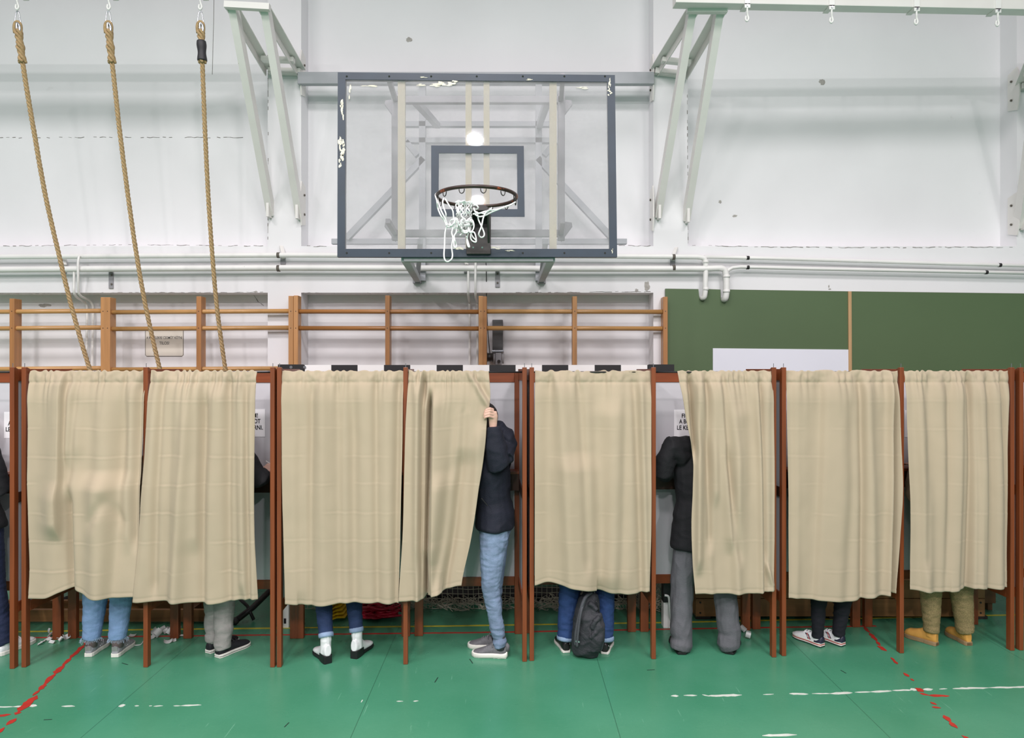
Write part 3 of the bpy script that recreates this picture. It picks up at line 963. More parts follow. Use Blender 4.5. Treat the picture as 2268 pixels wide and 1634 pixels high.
# wall rails
YWv = WF - 0.03
def wb(a, b_, w_=.06, Y=YWv, h=.06):
    return MB().beam(P(a[0], a[1], Y), P(b_[0], b_[1], Y), w_, h, Vector((0, 1, 0)))
mb = MB(); r0, r1 = P(664, 192, WF), P(1446, 166, WF)
mb.box((r0.x, WF - .07, r0.z), (r1.x, WF - .01, r1.z))
mb.build('top_rail', M['grey_paint'], hoop, bevel=.004)
MB().box((P(735, 0, WF).x, WF - .02, P(0, 541, WF).z), (P(1388, 0, WF).x, WF + .03, P(0, 529, WF).z)).build('bottom_rail', M['grey_paint'], hoop, bevel=.004)
for px in (936, 1193):
    wb((px, 180), (px, 622)).build('upright', M['grey_paint'], hoop)
for py in (276, 312):
    wb((890, py), (1232, py), .045).build('cross_rail', M['grey_paint'], hoop)
wb((938, 352), (768, 528), .055).build('diagonal_brace', M['grey_paint'], hoop)
wb((1191, 352), (1356, 528), .055).build('diagonal_brace', M['grey_paint'], hoop)
wb((900, 315), (925, 345), .05).build('short_brace', M['grey_paint'], hoop)
wb((1230, 315), (1205, 345), .05).build('short_brace', M['grey_paint'], hoop)
for sx, fpx, bpx in ((-1, 925, 898), (1, 1199, 1220)):
    ft = P(fpx, 619, WF - .04)
    bt = P(bpx, 571, YB + .04)
    MB().beam(ft, bt, .055, .05).build('lower_arm', M['grey_paint'], hoop, bevel=.003)
    MB().beam(P(fpx, 612, WF - .06), Vector((bt.x, YF + .3, fz0 - .0)), .04, .04).build('lower_strut', M['grey_paint'], hoop, bevel=.003)
    MB().box(P(fpx - 9, 629, WF) + Vector((0, -.06, 0)), P(fpx + 9, 614, WF)).build('foot_plate', M['dull_grey'], hoop, bevel=.003)
    ut = P(fpx + sx * 60, 180, WF - .06)
    MB().beam((bt.x, YF, fz1), (bt.x, WF - .05, fz1 + .35), .05, .05).build('upper_arm', M['grey_paint'], hoop, bevel=.003)
MB().box(P(893, 578, YB) + Vector((0, .02, 0)), P(1226, 569, YB) + Vector((0, .07, 0))).build('lower_crossbar', M['dull_grey'], hoop, bevel=.003)

# ------------------------------------------------------------------ brackets (trusses) carrying the rope beams
def truss(label, legs, tops, wallpts, plate_side):
    """legs: the two wall feet (px), tops: the two beam ends (px), wallpts: where the horizontal chords meet the wall"""
    t = thing('beam_bracket', label, 'bracket', P(legs[0][0], legs[0][1], WF), 0, 'white steel brackets carrying the rope beams')
    fl = 1 if plate_side > 0 else -1
    for f, tp, wp in zip(legs, tops, wallpts):
        a = P(f[0], f[1], WF - .02); b = P(tp[0], tp[1], 5.48); c = P(wp[0], wp[1], WF - .02)
        MB().leg_angle(a, b, .06, .010, .085, fl).build('diagonal_leg', M['steel_white'], t)
        MB().angle(b, c, .075, .009, Z, -fl).build('top_chord', M['steel_white'], t)
        MB().box(Vector((a.x - .012, WF - .09, a.z - .02)), Vector((a.x + .012, WF, a.z + .13))).build('foot_plate', M['steel_white'], t)
        k1 = (b * .33 + c * .67) - Z * .0
    for fr, hh in ((.98, .05), (.78, .04)):
        p0 = P(tops[0][0], tops[0][1], 5.48).lerp(P(wallpts[0][0], wallpts[0][1], WF - .02), fr)
        p1 = P(tops[1][0], tops[1][1], 5.48).lerp(P(wallpts[1][0], wallpts[1][1], WF - .02), fr)
        MB().beam(p0, p1, .06, hh).build('cross_bar', M['steel_white'], t)
    e0, e1 = P(tops[0][0], tops[0][1], 5.46), P(tops[1][0], tops[1][1], 5.46)
    d = (e1 - e0).normalized()
    MB().beam(e0 - d * .05, e1 + d * .05, .05, .045, Vector((0, 1, 0))).build('head_plate', M['steel_white'], t)
    return t
truss('left white steel bracket reaching out beside the ropes', [(598, 478), (662, 482)], [(512, 12), (584, 16)], [(597, 160), (668, 162)], 1)
truss('right white steel bracket between the backboard and the beam with empty hooks', [(1458, 482), (1521, 490)], [(1535, 22), (1596, 22)], [(1449, 160), (1513, 168)], -1)
truss('white steel bracket cut off by the right edge of the photo', [(2264, 505), (2330, 510)], [(2330, 25), (2400, 25)], [(2259, 195), (2325, 195)], -1)
# gusset plates bolted to the pilaster sides
def gusset(label, x, ycs, side):
    for k, (y0_, y1_) in enumerate(ycs):
        t = thing('gusset_plate', label[k], 'steel plate', P(x, y1_, WF), 0, 'steel plates on the pilaster sides')
        xa = P(x, 0, WF).x
        za, zb_ = P(0, y1_, WF).z, P(0, y0_, WF).z
        poly = [(xa, WF + .10, za + .03), (xa, WF - .02, za), (xa, WF - .05, lerp(za, zb_, .3)), (xa, WF - .05, lerp(za, zb_, .75)), (xa, WF - .02, zb_), (xa, WF + .10, zb_ - .03)]
        MB().prism(poly, (side * .012, 0, 0)).build('plate', M['steel_white'], t)
        for fr in (.28, .72):
            c = Vector((xa + side * .014, WF + .045, lerp(za, zb_, fr)))
            MB().cyl(c, c + Vector((side * .01, 0, 0)), .011, 6).build('bolt', M['chip'], t)
gusset(['upper steel plate on the pilaster left of the backboard', 'lower steel plate on the pilaster left of the backboard'], 667.2, [(112, 212), (402, 500)], 1)
gusset(['upper steel plate on the pilaster right of the backboard', 'lower steel plate on the pilaster right of the backboard'], 1446.8, [(122, 224), (412, 512)], -1)
gusset(['upper steel plate on the pilaster at the right edge of the photo', 'lower steel plate on the pilaster at the right edge of the photo'], 2251.6, [(150, 245), (426, 522)], -1)

# ------------------------------------------------------------------ rope beams
def rope_beam(label, xa, xb, Ya, Yb_, zbot, hooks, hy):
    t = thing('rope_beam', label, 'beam', (xa, Ya, zbot), 0, 'white beams for climbing ropes')
    a = Vector((xa, Ya + .05, zbot + .07)); b = Vector((xb, Yb_ + .05, zbot + .07))
    MB().beam(a, b, .10, .14).build('beam', M['steel_white'], t, bevel=.004)
    for px, dy in zip(hooks, hy):
        x = None
        Yh = Ya
        for _ in range(4):
            x = (px - 1134) * Yh / F
            Yh = Ya + (Yb_ - Ya) * (x - xa) / (xb - xa)
        c = Vector((x, Yh + .05, zbot))
        MB().box((x - .022, Yh - .008, zbot - .035), (x + .022, Yh - .001, zbot + .15)).build('hook_strap', M['paint_white'], t, bevel=.001)
        MB().box((x - .022, Yh - .008, zbot - .008), (x + .022, Yh + .11, zbot - .001)).build('strap_underside', M['steel_white'], t)
        hk = [c + Vector((0, -.05, -.02)), c + Vector((0, -.05, -.06)), c + Vector((.004, -.045, -.085)), c + Vector((.012, -.045, -.115)), c + Vector((0, -.045, -.135)), c + Vector((-.012, -.045, -.12)), c + Vector((-.008, -.045, -.095))]
        MB().tube(crom(hk, 5), .0075, 8).build('hook', M['paint_white'], t, True)
        MB().cyl((x, Yh - .016, zbot - .018), (x, Yh - .007, zbot - .018), .008, 8).build('bolt', M['zinc'], t)
    return t
rope_beam('white beam at top left from which the three ropes hang', -5.6, -1.95, 5.42, 5.42, H + 819 * 5.52 / F, [37, 240, 443], [0, 0, 0])
rope_beam('long white beam at top right with four empty hooks', P(1495, 0, 5.36).x, 5.6, 5.34, 5.50, H + 809 * 5.36 / F, [1655, 1842, 2030, 2210], [0, 5, 10, 18])

# ------------------------------------------------------------------ climbing ropes
def climbing_rope(label, path, spl_end, tape=False):
    """path: pixel points with depth, from thimble to the lower end"""
    t = thing('climbing_rope', label, 'rope', P(*path[0]), 0, 'climbing ropes')
    pts = [P(*p) for p in path]
    fine = crom(pts, 40)
    d_ = [0]
    for a, b in zip(fine, fine[1:]):
        d_.append(d_[-1] + (b - a).length)
    step = .0085
    n = int(d_[-1] / step)
    res = []; j = 0
    for i in range(n + 1):
        s_ = i * step
        while j < len(d_) - 2 and d_[j + 1] < s_:
            j += 1
        f = (s_ - d_[j]) / max(1e-9, d_[j + 1] - d_[j])
        res.append(fine[j].lerp(fine[j + 1], min(1, f)))
    i0 = int(spl_end / step)
    def strands(seq, rad, sr, pitch, k):
        mb = MB()
        for q in range(k):
            l = []
            for i, p in enumerate(seq):
                tg = (seq[min(i + 1, len(seq) - 1)] - seq[max(i - 1, 0)]).normalized()
                u = tg.cross(Vector((0, 1, 0))).normalized(); v = tg.cross(u)
                an = -2 * math.pi * (i * step / pitch + q / k)
                rr_ = rad(i) if callable(rad) else rad
                l.append(p + u * (rr_ * math.cos(an)) + v * (rr_ * math.sin(an)))
            mb.tube(l, sr, 6)
        return mb
    strands(res[i0 - 2:], .0088, .0098, .10, 3).build('rope', M['rope'], t, True)
    strands(res[5:i0 + 1], lambda i: .0165 + .004 * math.sin(i * .5), .0125, .16, 4).build('splice', M['rope'], t, True)
    top = res[0]
    lp = [top + Vector((x_, 0, z_)) for x_, z_ in ((-.02, -.06), (-.024, -.02), (-.018, .012), (0, .026), (.018, .012), (.024, -.02), (.02, -.06))]
    MB().tube(crom(lp, 5), .0145, 8).build('eye', M['rope'], t, True)
    th = [top + Vector((x_, -.012, z_)) for x_, z_ in ((.003, .012), (.02, .0), (.026, -.03), (.018, -.065), (.004, -.05), (.0, -.02))]
    MB().tube(crom(th, 4, True), (.007, .012), 8, closed=True).build('thimble', M['zinc'], t, True) if False else MB().tube(crom(th, 4, True), .008, 8, closed=True).build('thimble', M['zinc'], t, True)
    cb = [top + Vector((x_, 0, z_)) for x_, z_ in ((.0, -.008), (.022, .02), (.02, .05), (.008, .105), (-.004, .11), (-.012, .095), (-.02, .05), (-.018, .015))]
    MB().tube(crom(cb, 4, True), .0042, 8, closed=True).build('carabiner', M['zinc'], t, True)
    e = res[i0]
    fr_ = MB()
    for q in range(5):
        an = q * 1.3
        fr_.tube([e + Vector((.012 * math.cos(an), .012 * math.sin(an), .02)), e + Vector((.03 * math.cos(an), .03 * math.sin(an), .0 + .008 * (q % 2)))], .006, 6)
    fr_.build('strand_ends', M['rope'], t, True)
    if tape:
        sg = res[int(.13 / step):i0 - 1]
        MB().tube(sg, [.034 + .003 * math.sin(i * .45) for i in range(len(sg))], 14).build('tape_wrap', M['tape'], t, True)
    return t
Y0 = 5.42
climbing_rope('leftmost climbing rope, slanting most, with a bare spliced eye', [(39, 56, Y0), (46, 110, Y0), (58, 190, Y0 + .02), (75, 290, Y0 + .06), (100, 430, Y0 + .13), (130, 562, Y0 + .2), (160, 685, Y0 + .27), (199, 818, Y0 + .34), (250, 960, Y0 + .42)], .30)
climbing_rope('middle climbing rope passing in front of the small notice', [(240, 56, Y0), (245, 110, Y0), (254, 190, Y0 + .02), (265, 290, Y0 + .05), (283, 430, Y0 + .12), (302, 562, Y0 + .19), (324, 685, Y0 + .26), (354, 818, Y0 + .34), (390, 960, Y0 + .42)], .30)
climbing_rope('rightmost climbing rope, wrapped with black tape below its eye', [(444, 56, Y0), (447, 110, Y0), (450, 190, Y0 + .02), (454, 290, Y0 + .05), (461, 430, Y0 + .12), (470, 562, Y0 + .19), (481, 685, Y0 + .26), (499, 818, Y0 + .34), (520, 960, Y0 + .42)], .30, True)
tag(MB().tube(px_path([(474, -20), (473, 60), (471, 130), (470, 165)], WR - .3), .0022, 6).build('thin_cord', M['chip'], None, True), 'thin dark cord dangling between the rightmost rope and the left bracket', 'cord')

# ------------------------------------------------------------------ voting booths
FRONT = [(-260, 4.60), (28, 4.66), (53, 4.683), (325, 4.683), (610, 4.683), (897, 4.726), (1172, 4.775), (1180, 4.79), (1445, 4.83), (1717, 4.845), (1736, 4.867), (2000, 4.898), (2245, 4.96), (2262, 4.965), (2560, 5.02)]
def Yf(px):
    return interp(FRONT, px)
DEP = 0.50
BOOTH = {}
def booth(key, label, pa, pm, pb, only=(0, 1, 2)):
    xa, ya = P(pa, 0, Yf(pa)).x, Yf(pa)
    xb, yb = P(pb, 0, Yf(pb)).x, Yf(pb)
    a = Vector((xa, ya, 0)); b = Vector((xb, yb, 0))
    c = (a + b) / 2
    W_ = (b - a).length
    ang = math.atan2(yb - ya, xb - xa)
    t = thing('voting_booth', label, 'voting booth', c, ang, 'double voting booths in a row', world=False)
    xm = (P(pm, 0, Yf(pm)) - c).dot((b - a).normalized())
    xs = [-W_ / 2, xm, W_ / 2]
    BOOTH[key] = (t, c, ang, xs)
    HT = 2.062
    pw, pd = .031, .045
    wv, wh = M['boothwood'], M['boothwood_h']
    for k in only:
        x = xs[k]
        MB().prism([(x - pw / 2, 0, 0), (x - pw / 2, 0, HT), (x - pw / 2, pd * .4, HT), (x - pw / 2, pd, HT - .012), (x - pw / 2, pd, 0)], (pw, 0, 0)).build('front_post', wv, t, bevel=.003)
        MB().cyl((x, .012, HT - .01), (x, .012, HT + .028), .0022, 6).build('pin', M['zinc'], t)
        if k == 1:
            for sx in (-1, 1):
                MB().box((x + sx * .05 - .032, DEP, 0), (x + sx * .05 + .032, DEP + .04, HT - .03)).build('rear_post', wv, t, bevel=.003)
        else:
            sx = .01 if k == 0 else -.01
            MB().box((x + sx - .032, DEP, 0), (x + sx + .032, DEP + .04, HT - .03)).build('rear_post', wv, t, bevel=.003)
        for z0, z1, mm in ((HT - .095, HT - .012, wh), (1.13, 1.20, M['shelfdark']), (.375, .445, wh)):
            MB().box((x - .015, pd, z0), (x + .015, DEP, z1)).build('side_rail', mm, t, bevel=.002)
        for z0, z1 in ((.445, 1.13), (1.20, HT - .095)):
            MB().box((x - .006, pd, z0), (x + .006, DEP, z1)).build('side_panel', M['panel'], t)
    for i in (0, 1):
        if i not in only or i + 1 not in only:
            continue
        x0, x1 = xs[i], xs[i + 1]
        q0 = x0 + (.043 if i == 0 else .083)
        q1 = x1 - (.083 if i == 0 else .043)
        MB().box((q0, DEP + .005, HT - .115), (q1, DEP + .033, HT - .035)).build('back_rail', wh, t, bevel=.002)
        MB().box((q0, DEP + .005, .375), (q1, DEP + .033, .445)).build('back_rail', wh, t, bevel=.002)
        MB().box((q0, DEP + .012, .445), (q1, DEP + .024, 1.14)).build('back_panel', M['panel'], t)
        MB().box((q0, DEP + .012, 1.27), (q1, DEP + .024, HT - .115)).build('back_panel', M['panel'], t)
        MB().box((x0 + .016, DEP - .12, 1.255), (x1 - .016, DEP + .03, 1.275)).build('shelf', wh, t, bevel=.002)
        MB().box((x0 + .016, DEP - .11, 1.13), (x1 - .016, DEP - .09, 1.255)).build('shelf_apron', M['shelfdark'], t)
        MB().cyl((x0 + pw / 2, .046, 2.028), (x1 - pw / 2, .046, 2.028), .006, 10).build('curtain_rod', M['rod'], t, True)
    return t
booth('Z', 'voting booth mostly cut off by the left edge of the photo', -540, -255, 26, (1, 2))
booth('A', 'leftmost whole double voting booth, its curtains covering light blue jeans and grey trousers', 52, 322, 603)
booth('B', 'double voting booth below the basketball hoop, its right curtain pulled aside', 618, 898, 1162)
booth('C', 'double voting booth sheltering the backpack and the man in grey trousers', 1178, 1447, 1715)
booth('D', 'rightmost whole double voting booth, with white sneakers and yellow boots below its curtains', 1737, 2001, 2243)
booth('E', 'voting booth mostly cut off by the right edge of the photo', 2263, 2530, 2800, (0, 1))

# notices taped to the booth backs
def booth_sheet(key, pxl, pxr, py0, py1, label):
    t, c, ang, xs = BOOTH[key]
    u = Vector((math.cos(ang), math.sin(ang), 0)); nrm = Vector((-math.sin(ang), math.cos(ang), 0))
    base = c + nrm * (DEP + .010)
    def hit(px, py):
        d = P(px, py, 1.0) - Vector((0, 0, H))
        k = (base.dot(nrm)) / d.dot(nrm)
        return Vector((0, 0, H)) + d * k
    p00, p11 = hit(pxl, py1), hit(pxr, py0)
    ctr = (p00 + p11) / 2
    w_ = (p11 - p00).dot(u); h_ = p11.z - p00.z
    r = thing('notice', label, 'notice', ctr, ang, 'printed notices in the booths', world=False)
    MB().box((-w_ / 2, 0, -h_ / 2), (w_ / 2, .0012, h_ / 2)).build('sheet', M['paper'], r)
    for k, (s_, zz, wd) in enumerate((('FIGYELEM!', .27, .186), ('A BORÍTÉKOT', .06, .227), ('LE KELL ZÁRNI.', -.17, .262))):
        lt = text('lettering', s_, .046, (0, -.0012, zz * h_), M['ink'], r, bold=.0007)
        lt.scale.x = wd / max(.01, max(v.co.x for v in lt.data.vertices) - min(v.co.x for v in lt.data.vertices))
    return r
booth_sheet('A', 501, 587, 906, 967, 'white notice at the edge of the grey trousers booth, its right end showing RNI')
booth_sheet('C', 1493, 1579, 907, 967, 'white notice above the shoulder of the man in the black jacket')
booth_sheet('Z', 9, 95, 912, 970, 'white notice in the booth at the left edge of the photo')
booth_sheet('D', 2004, 2085, 908, 968, 'white notice, only a sliver showing beside the yellow boots curtain')

# ------------------------------------------------------------------ curtains
def curtain(label, top, left, right, hem, ridges, seed, crease=1.0, NU=150, NV=215, fr=13, over=True):
    """top: y of the rod line; left/right: (y, x) edge traces; hem: (u, y); ridges: (x0,y0,x1,y1,width px,amplitude m)"""
    r = random.Random(seed)
    verts = []; faces = []
    ytop = top
    ph = [r.uniform(0, 6.28) for _ in range(8)]
    soft = [(r.uniform(.05, .95), r.uniform(-.06, .06), r.uniform(.04, .09), r.uniform(-.032, .034)) for _ in range(9)]
    cre = [890, 950, 1011, 1072, 1135, 1196, 1262]
    for j in range(NV + 1):
        v = j / NV
        for i in range(NU + 1):
            u = i / NU
            yh = sinterp(hem, u)
            py = ytop + (yh - ytop) * v
            L_, R_ = sinterp(left, py), sinterp(right, py)
            px = L_ + (R_ - L_) * u
            d = 0.0
            # gathered rod pocket
            hd = math.exp(-max(0, py - ytop - 24) / 26.0)
            wob = noise.noise(Vector((u * 6 + seed, seed * 1.7, 0)))
            gather = math.sin(2 * math.pi * (fr * u + .9 * wob) + ph[0])
            gather = math.copysign(abs(gather) ** 0.7, gather) * (0.35 + .65 * abs(noise.noise(Vector((u * 4, seed * 2.3, 5)))) * 1.8)
            k = smooth(0, 14, py - ytop)
            d += .0085 * gather * hd * (0.25 + .75 * k)
            if py - ytop < 26:
                d += .006 * math.sin(math.pi * (py - ytop) / 26) - .002
                d += .005 * noise.noise(Vector((u * 30, (py - ytop) * .08, seed)))
            d -= .004 * math.exp(-((py - ytop - 26) / 3.0) ** 2)
            # broad hanging folds
            for c0, dr, w_, am in soft:
                c = c0 + dr * v
                d += am * math.exp(-((u - c) / w_) ** 2) * (0.45 + .55 * smooth(0, .3, v))
            for q in ridges:
                x0, y0, x1, y1, wd, am = q[:6]
                if y0 - 30 < py < y1 + 30:
                    tt = min(1, max(0, (py - y0) / (y1 - y0)))
                    c = x0 + (x1 - x0) * tt
                    fade = smooth(y0 - 25, y0 + 25, py) * (1 - smooth(y1 - 20, y1 + 30, py)) if y1 < yh - 15 else smooth(y0 - 25, y0 + 25, py)
                    e = px - c
                    wl, wr = (wd if isinstance(wd, tuple) else (wd, wd))
                    ww = wl if e < 0 else wr
                    d += 1.6 * am * math.exp(-(e / ww) ** 2) * fade
            # crumple and fold creases from having been packed flat
            d += .0035 * noise.noise(Vector((px * .012, py * .009, seed * 3.3)))
            d += .0015 * noise.noise(Vector((px * .05, py * .03, seed * 1.3)))
            for q, cy in enumerate(cre):
                e = py - cy - 5 * noise.noise(Vector((u * 2, q * 3.1, seed)))
                if abs(e) < 9:
                    st = smooth(.32, .6, noise.noise(Vector((u * 4.5, q * 7.7, seed * 1.9))) * .5 + .5)
                    d += crease * .4 * st * (.0034 * math.exp(-(e / 1.9) ** 2) - .002 * math.exp(-((e + 4) / 3.0) ** 2))
            d -= .002 * math.exp(-((yh - py - 9) / 2.0) ** 2)
            Y = Yf(px) + .022 - .034 * smooth(0.0, .14, v) - .03 * smooth(.1, .6, v) - d
            yy = py + (2.2 * gather * (1 - k)) + .6 * noise.noise(Vector((u * 40, seed, 0))) * (1 if j == 0 else 0)
            X = (px - 1134) * (Yf(px)) / F
            verts.append((X, Y, H - (yy - 817) * Yf(px) / F))
    for j in range(NV):
        for i in range(NU):
            a = j * (NU + 1) + i
            faces.append((a, a + NU + 1, a + NU + 2, a + 1))
    mb = MB().add(verts, faces)
    o = mb.build('curtain', M['cloth'], None, True, fix=False)
    s_ = o.modifiers.new('thickness', 'SOLIDIFY'); s_.thickness = .0022; s_.offset = 0
    return tag(o, label, 'curtain', 'beige booth curtains')

curtain('beige curtain hanging above the light blue cropped jeans', 821,
        [(821, 62), (1000, 67), (1180, 73), (1260, 75), (1330, 72)], [(821, 321), (1000, 318), (1180, 316), (1320, 308)],
        [(0, 1321), (.18, 1318), (.3, 1306), (.42, 1297), (.5, 1302), (.62, 1312), (.8, 1315), (1, 1316)],
        [(142, 830, 146, 1170, (34, 4), .038), (140, 1080, 126, 1320, (30, 20), .02), (163, 1090, 170, 1330, (9, 12), -.035), (162, 850, 158, 1010, (10, 9), .014), (172, 870, 166, 1060, (8, 14), -.012), (183, 850, 180, 1000, (10, 16), .012), (240, 1060, 243, 1330, 55, .045), (310, 840, 308, 1200, (10, 6), -.02), (290, 840, 298, 1200, 12, .015), (250, 1100, 225, 1150, 14, -.012), (252, 1100, 280, 1150, 14, -.01)], 3, 1.2)
curtain('beige curtain hanging above the grey trousers and black slip on shoes', 821,
        [(821, 331), (1000, 327), (1100, 322), (1200, 316), (1330, 304)], [(821, 567), (1000, 568), (1180, 570), (1330, 577)],
        [(0, 1328), (.3, 1325), (.5, 1329), (.6, 1332), (.72, 1330), (.85, 1324), (1, 1322)],
        [(392, 840, 398, 1320, 30, .02), (362, 840, 350, 1300, 8, -.014), (440, 840, 440, 1200, (25, 8), .014), (455, 880, 455, 1320, 9, -.016), (480, 860, 470, 1320, (16, 22), .022), (508, 840, 512, 1320, (10, 8), -.018), (530, 830, 540, 1300, (8, 12), .018), (545, 830, 557, 1320, (5, 7), -.018), (558, 830, 566, 1320, 8, .01)], 8, 1.3)
curtain('beige curtain hanging above the white ankle boots', 821,
        [(821, 623), (1000, 627), (1180, 632), (1335, 636)], [(821, 893), (1000, 892), (1200, 888), (1335, 884)],
        [(0, 1333), (.25, 1337), (.5, 1332), (.75, 1331), (1, 1332)],
        [(660, 840, 665, 1320, 22, .012), (690, 850, 692, 1330, 9, -.014), (715, 840, 715, 1330, 20, .016), (748, 850, 755, 1330, 10, -.01), (800, 840, 800, 1330, 24, .013), (832, 840, 838, 1330, 8, -.012), (858, 840, 862, 1330, 14, .014), (882, 840, 878, 1330, 7, -.016)], 14, .8)
curtain('beige curtain pulled aside by the hand of the man in the navy jacket', 821,
        [(821, 904), (880, 902), (940, 899), (1040, 897), (1180, 894), (1330, 885)], [(815, 1082), (870, 1086), (900, 1084), (915, 1079), (940, 1078), (1000, 1073), (1080, 1061), (1180, 1046), (1300, 1022)],
        [(0, 1328), (.2, 1326), (.39, 1324), (.45, 1316), (.7, 1305), (1, 1293)],
        [(953, 880, 944, 1330, (5, 4), -.06), (962, 880, 960, 1330, (5, 22), .028), (940, 830, 940, 880, 5, -.03), (925, 850, 926, 1330, (9, 12), .025), (936, 850, 934, 1330, 5, -.022), (1040, 826, 1082, 900, (8, 5), .014), (1052, 835, 1086, 890, (4, 10), -.012), (1030, 1010, 985, 1290, (26, 34), -.022), (1062, 950, 1040, 1290, (12, 14), .016), (975, 1060, 955, 1220, (22, 25), .025), (945, 1215, 962, 1330, (4, 30), .02), (1000, 930, 1070, 905, 12, .01)], 19, .9, fr=11)
curtain('beige curtain hanging above the backpack standing between blue jeans', 821,
        [(821, 1185), (1000, 1184), (1180, 1184), (1300, 1184)], [(821, 1443), (1000, 1441), (1180, 1440), (1310, 1436)],
        [(0, 1293), (.1, 1287), (.22, 1290), (.45, 1301), (.72, 1311), (.88, 1311), (1, 1305)],
        [(1215, 840, 1215, 1280, 16, -.015), (1240, 840, 1262, 1300, (14, 20), .022), (1285, 850, 1300, 1250, 10, -.014), (1275, 1020, 1290, 1290, 40, .025), (1345, 900, 1350, 1290, 40, .018), (1405, 840, 1420, 1300, 9, -.016), (1420, 840, 1428, 1300, 7, .014)], 23, .7, fr=7)
curtain('beige curtain drawn back beside the man in the black jacket', 821,
        [(821, 1502), (880, 1511), (940, 1520), (1005, 1532), (1080, 1531), (1160, 1528), (1250, 1531), (1320, 1537)], [(821, 1713), (1000, 1712), (1180, 1711), (1310, 1709)],
        [(0, 1311), (.3, 1310), (.6, 1309), (.8, 1308), (1, 1303)],
        [(1528, 835, 1537, 1000, (6, 5), -.035), (1518, 850, 1530, 990, 8, .014), (1546, 835, 1542, 1250, (7, 12), .028), (1565, 840, 1568, 1200, 7, -.02), (1580, 840, 1582, 1100, 9, .014), (1592, 840, 1612, 1200, (12, 6), .02), (1608, 1000, 1632, 1230, 8, -.014), (1640, 900, 1650, 1300, 22, .016), (1684, 840, 1688, 1300, 5, -.02), (1698, 840, 1698, 1300, 8, .016), (1690, 1240, 1705, 1290, 5, .015)], 31, .6)
curtain('beige curtain hanging above the white sneakers and black tights', 821,
        [(821, 1743), (1000, 1743), (1180, 1743), (1330, 1743)], [(821, 1993), (1000, 1995), (1080, 1996), (1180, 1991), (1320, 1983)],
        [(0, 1321), (.2, 1325), (.4, 1326), (.55, 1327), (.66, 1322), (.8, 1316), (1, 1313)],
        [(1818, 840, 1795, 1320, (26, 9), -.018), (1850, 840, 1850, 1320, 40, .014), (1908, 840, 1904, 1330, (9, 5), -.022), (1920, 840, 1925, 1320, 12, .018), (1978, 835, 1962, 1320, (9, 5), .03), (1984, 835, 1972, 1320, (5, 8), -.03), (1763, 840, 1760, 1320, 9, .01)], 37, .8, fr=9)
curtain('beige curtain hanging above the yellow boots', 821,
        [(821, 2006), (1000, 2006), (1120, 2009), (1290, 2008)], [(821, 2238), (900, 2232), (1000, 2227), (1180, 2225), (1300, 2225)],
        [(0, 1301), (.2, 1306), (.4, 1305), (.55, 1299), (.68, 1296), (.85, 1300), (1, 1298)],
        [(2050, 850, 2044, 1250, 9, -.013), (2080, 840, 2085, 1300, 14, .014), (2100, 850, 2085, 1300, 8, -.014), (2125, 840, 2108, 1290, (16, 8), .018), (2146, 835, 2135, 1300, (7, 5), -.03), (2165, 840, 2160, 1290, (8, 16), .02), (2185, 840, 2180, 1290, 8, -.014), (2205, 840, 2204, 1290, 10, .014), (2220, 840, 2222, 1290, 6, -.016)], 41, .7)
curtain('beige curtain at the right edge of the photo, only a thin edge showing', 821,
        [(821, 2274), (1300, 2276)], [(821, 2520), (1300, 2518)], [(0, 1290), (1, 1292)], [(2300, 840, 2300, 1280, 12, .02), (2350, 840, 2360, 1280, 14, -.02), (2420, 840, 2420, 1280, 14, .02)], 47, .5, NU=80, NV=120)

# ------------------------------------------------------------------ handball goal behind the booths
Yg = 5.40
goal = thing('handball_goal', 'black and white striped handball goal with grey net behind the booths', 'goal', (P(1054, 0, Yg).x, Yg, 0))
gxl, gxr = P(617, 0, Yg).x, P(1492, 0, Yg).x
gz1 = P(0, 808, Yg).z
def striped(a, b_, s_, n, first=0):
    a = Vector(a); b_ = Vector(b_)
    mb = MB()
    for k in range(n):
        mb.cur = (k + first) % 2
        mb.beam(a.lerp(b_, k / n), a.lerp(b_, (k + 1) / n), s_, s_, Vector((0, 1, 0)) if abs((b_ - a).z) > .1 else Z)
    return mb
striped((gxl, Yg + .04, gz1 - .04), (gxr, Yg + .04, gz1 - .04), .08, 15).build('crossbar', [M['black'], M['white']], goal)
for x in (gxl + .04, gxr - .04):
    striped((x, Yg + .04, gz1 - .08), (x, Yg + .04, 0), .08, 10, 0).build('goal_post', [M['black'], M['white']], goal)
for dx in (14, 29):
    c = P(617 + dx * 2, 813, Yg)
    MB().cyl((c.x, Yg - .006, c.z), (c.x, Yg + .001, c.z), .012, 10).build('bolt', M['zinc'], goal)
MB().box((gxl - .004, Yg - .004, gz1 - .075), (gxl + .2, Yg, gz1 + .004)).build('corner_plate', M['black'], goal)
MB().box((gxr - .2, Yg - .004, gz1 - .075), (gxr + .004, Yg, gz1 + .004)).build('corner_plate', M['black'], goal)
for k, zz in enumerate((.03, .05)):
    MB().box((gxl + .012 + .03 * k, Yg - .003, .035), (gxl + .03 + .03 * k, Yg, .075)).build('printed_mark', M['ink'], goal)
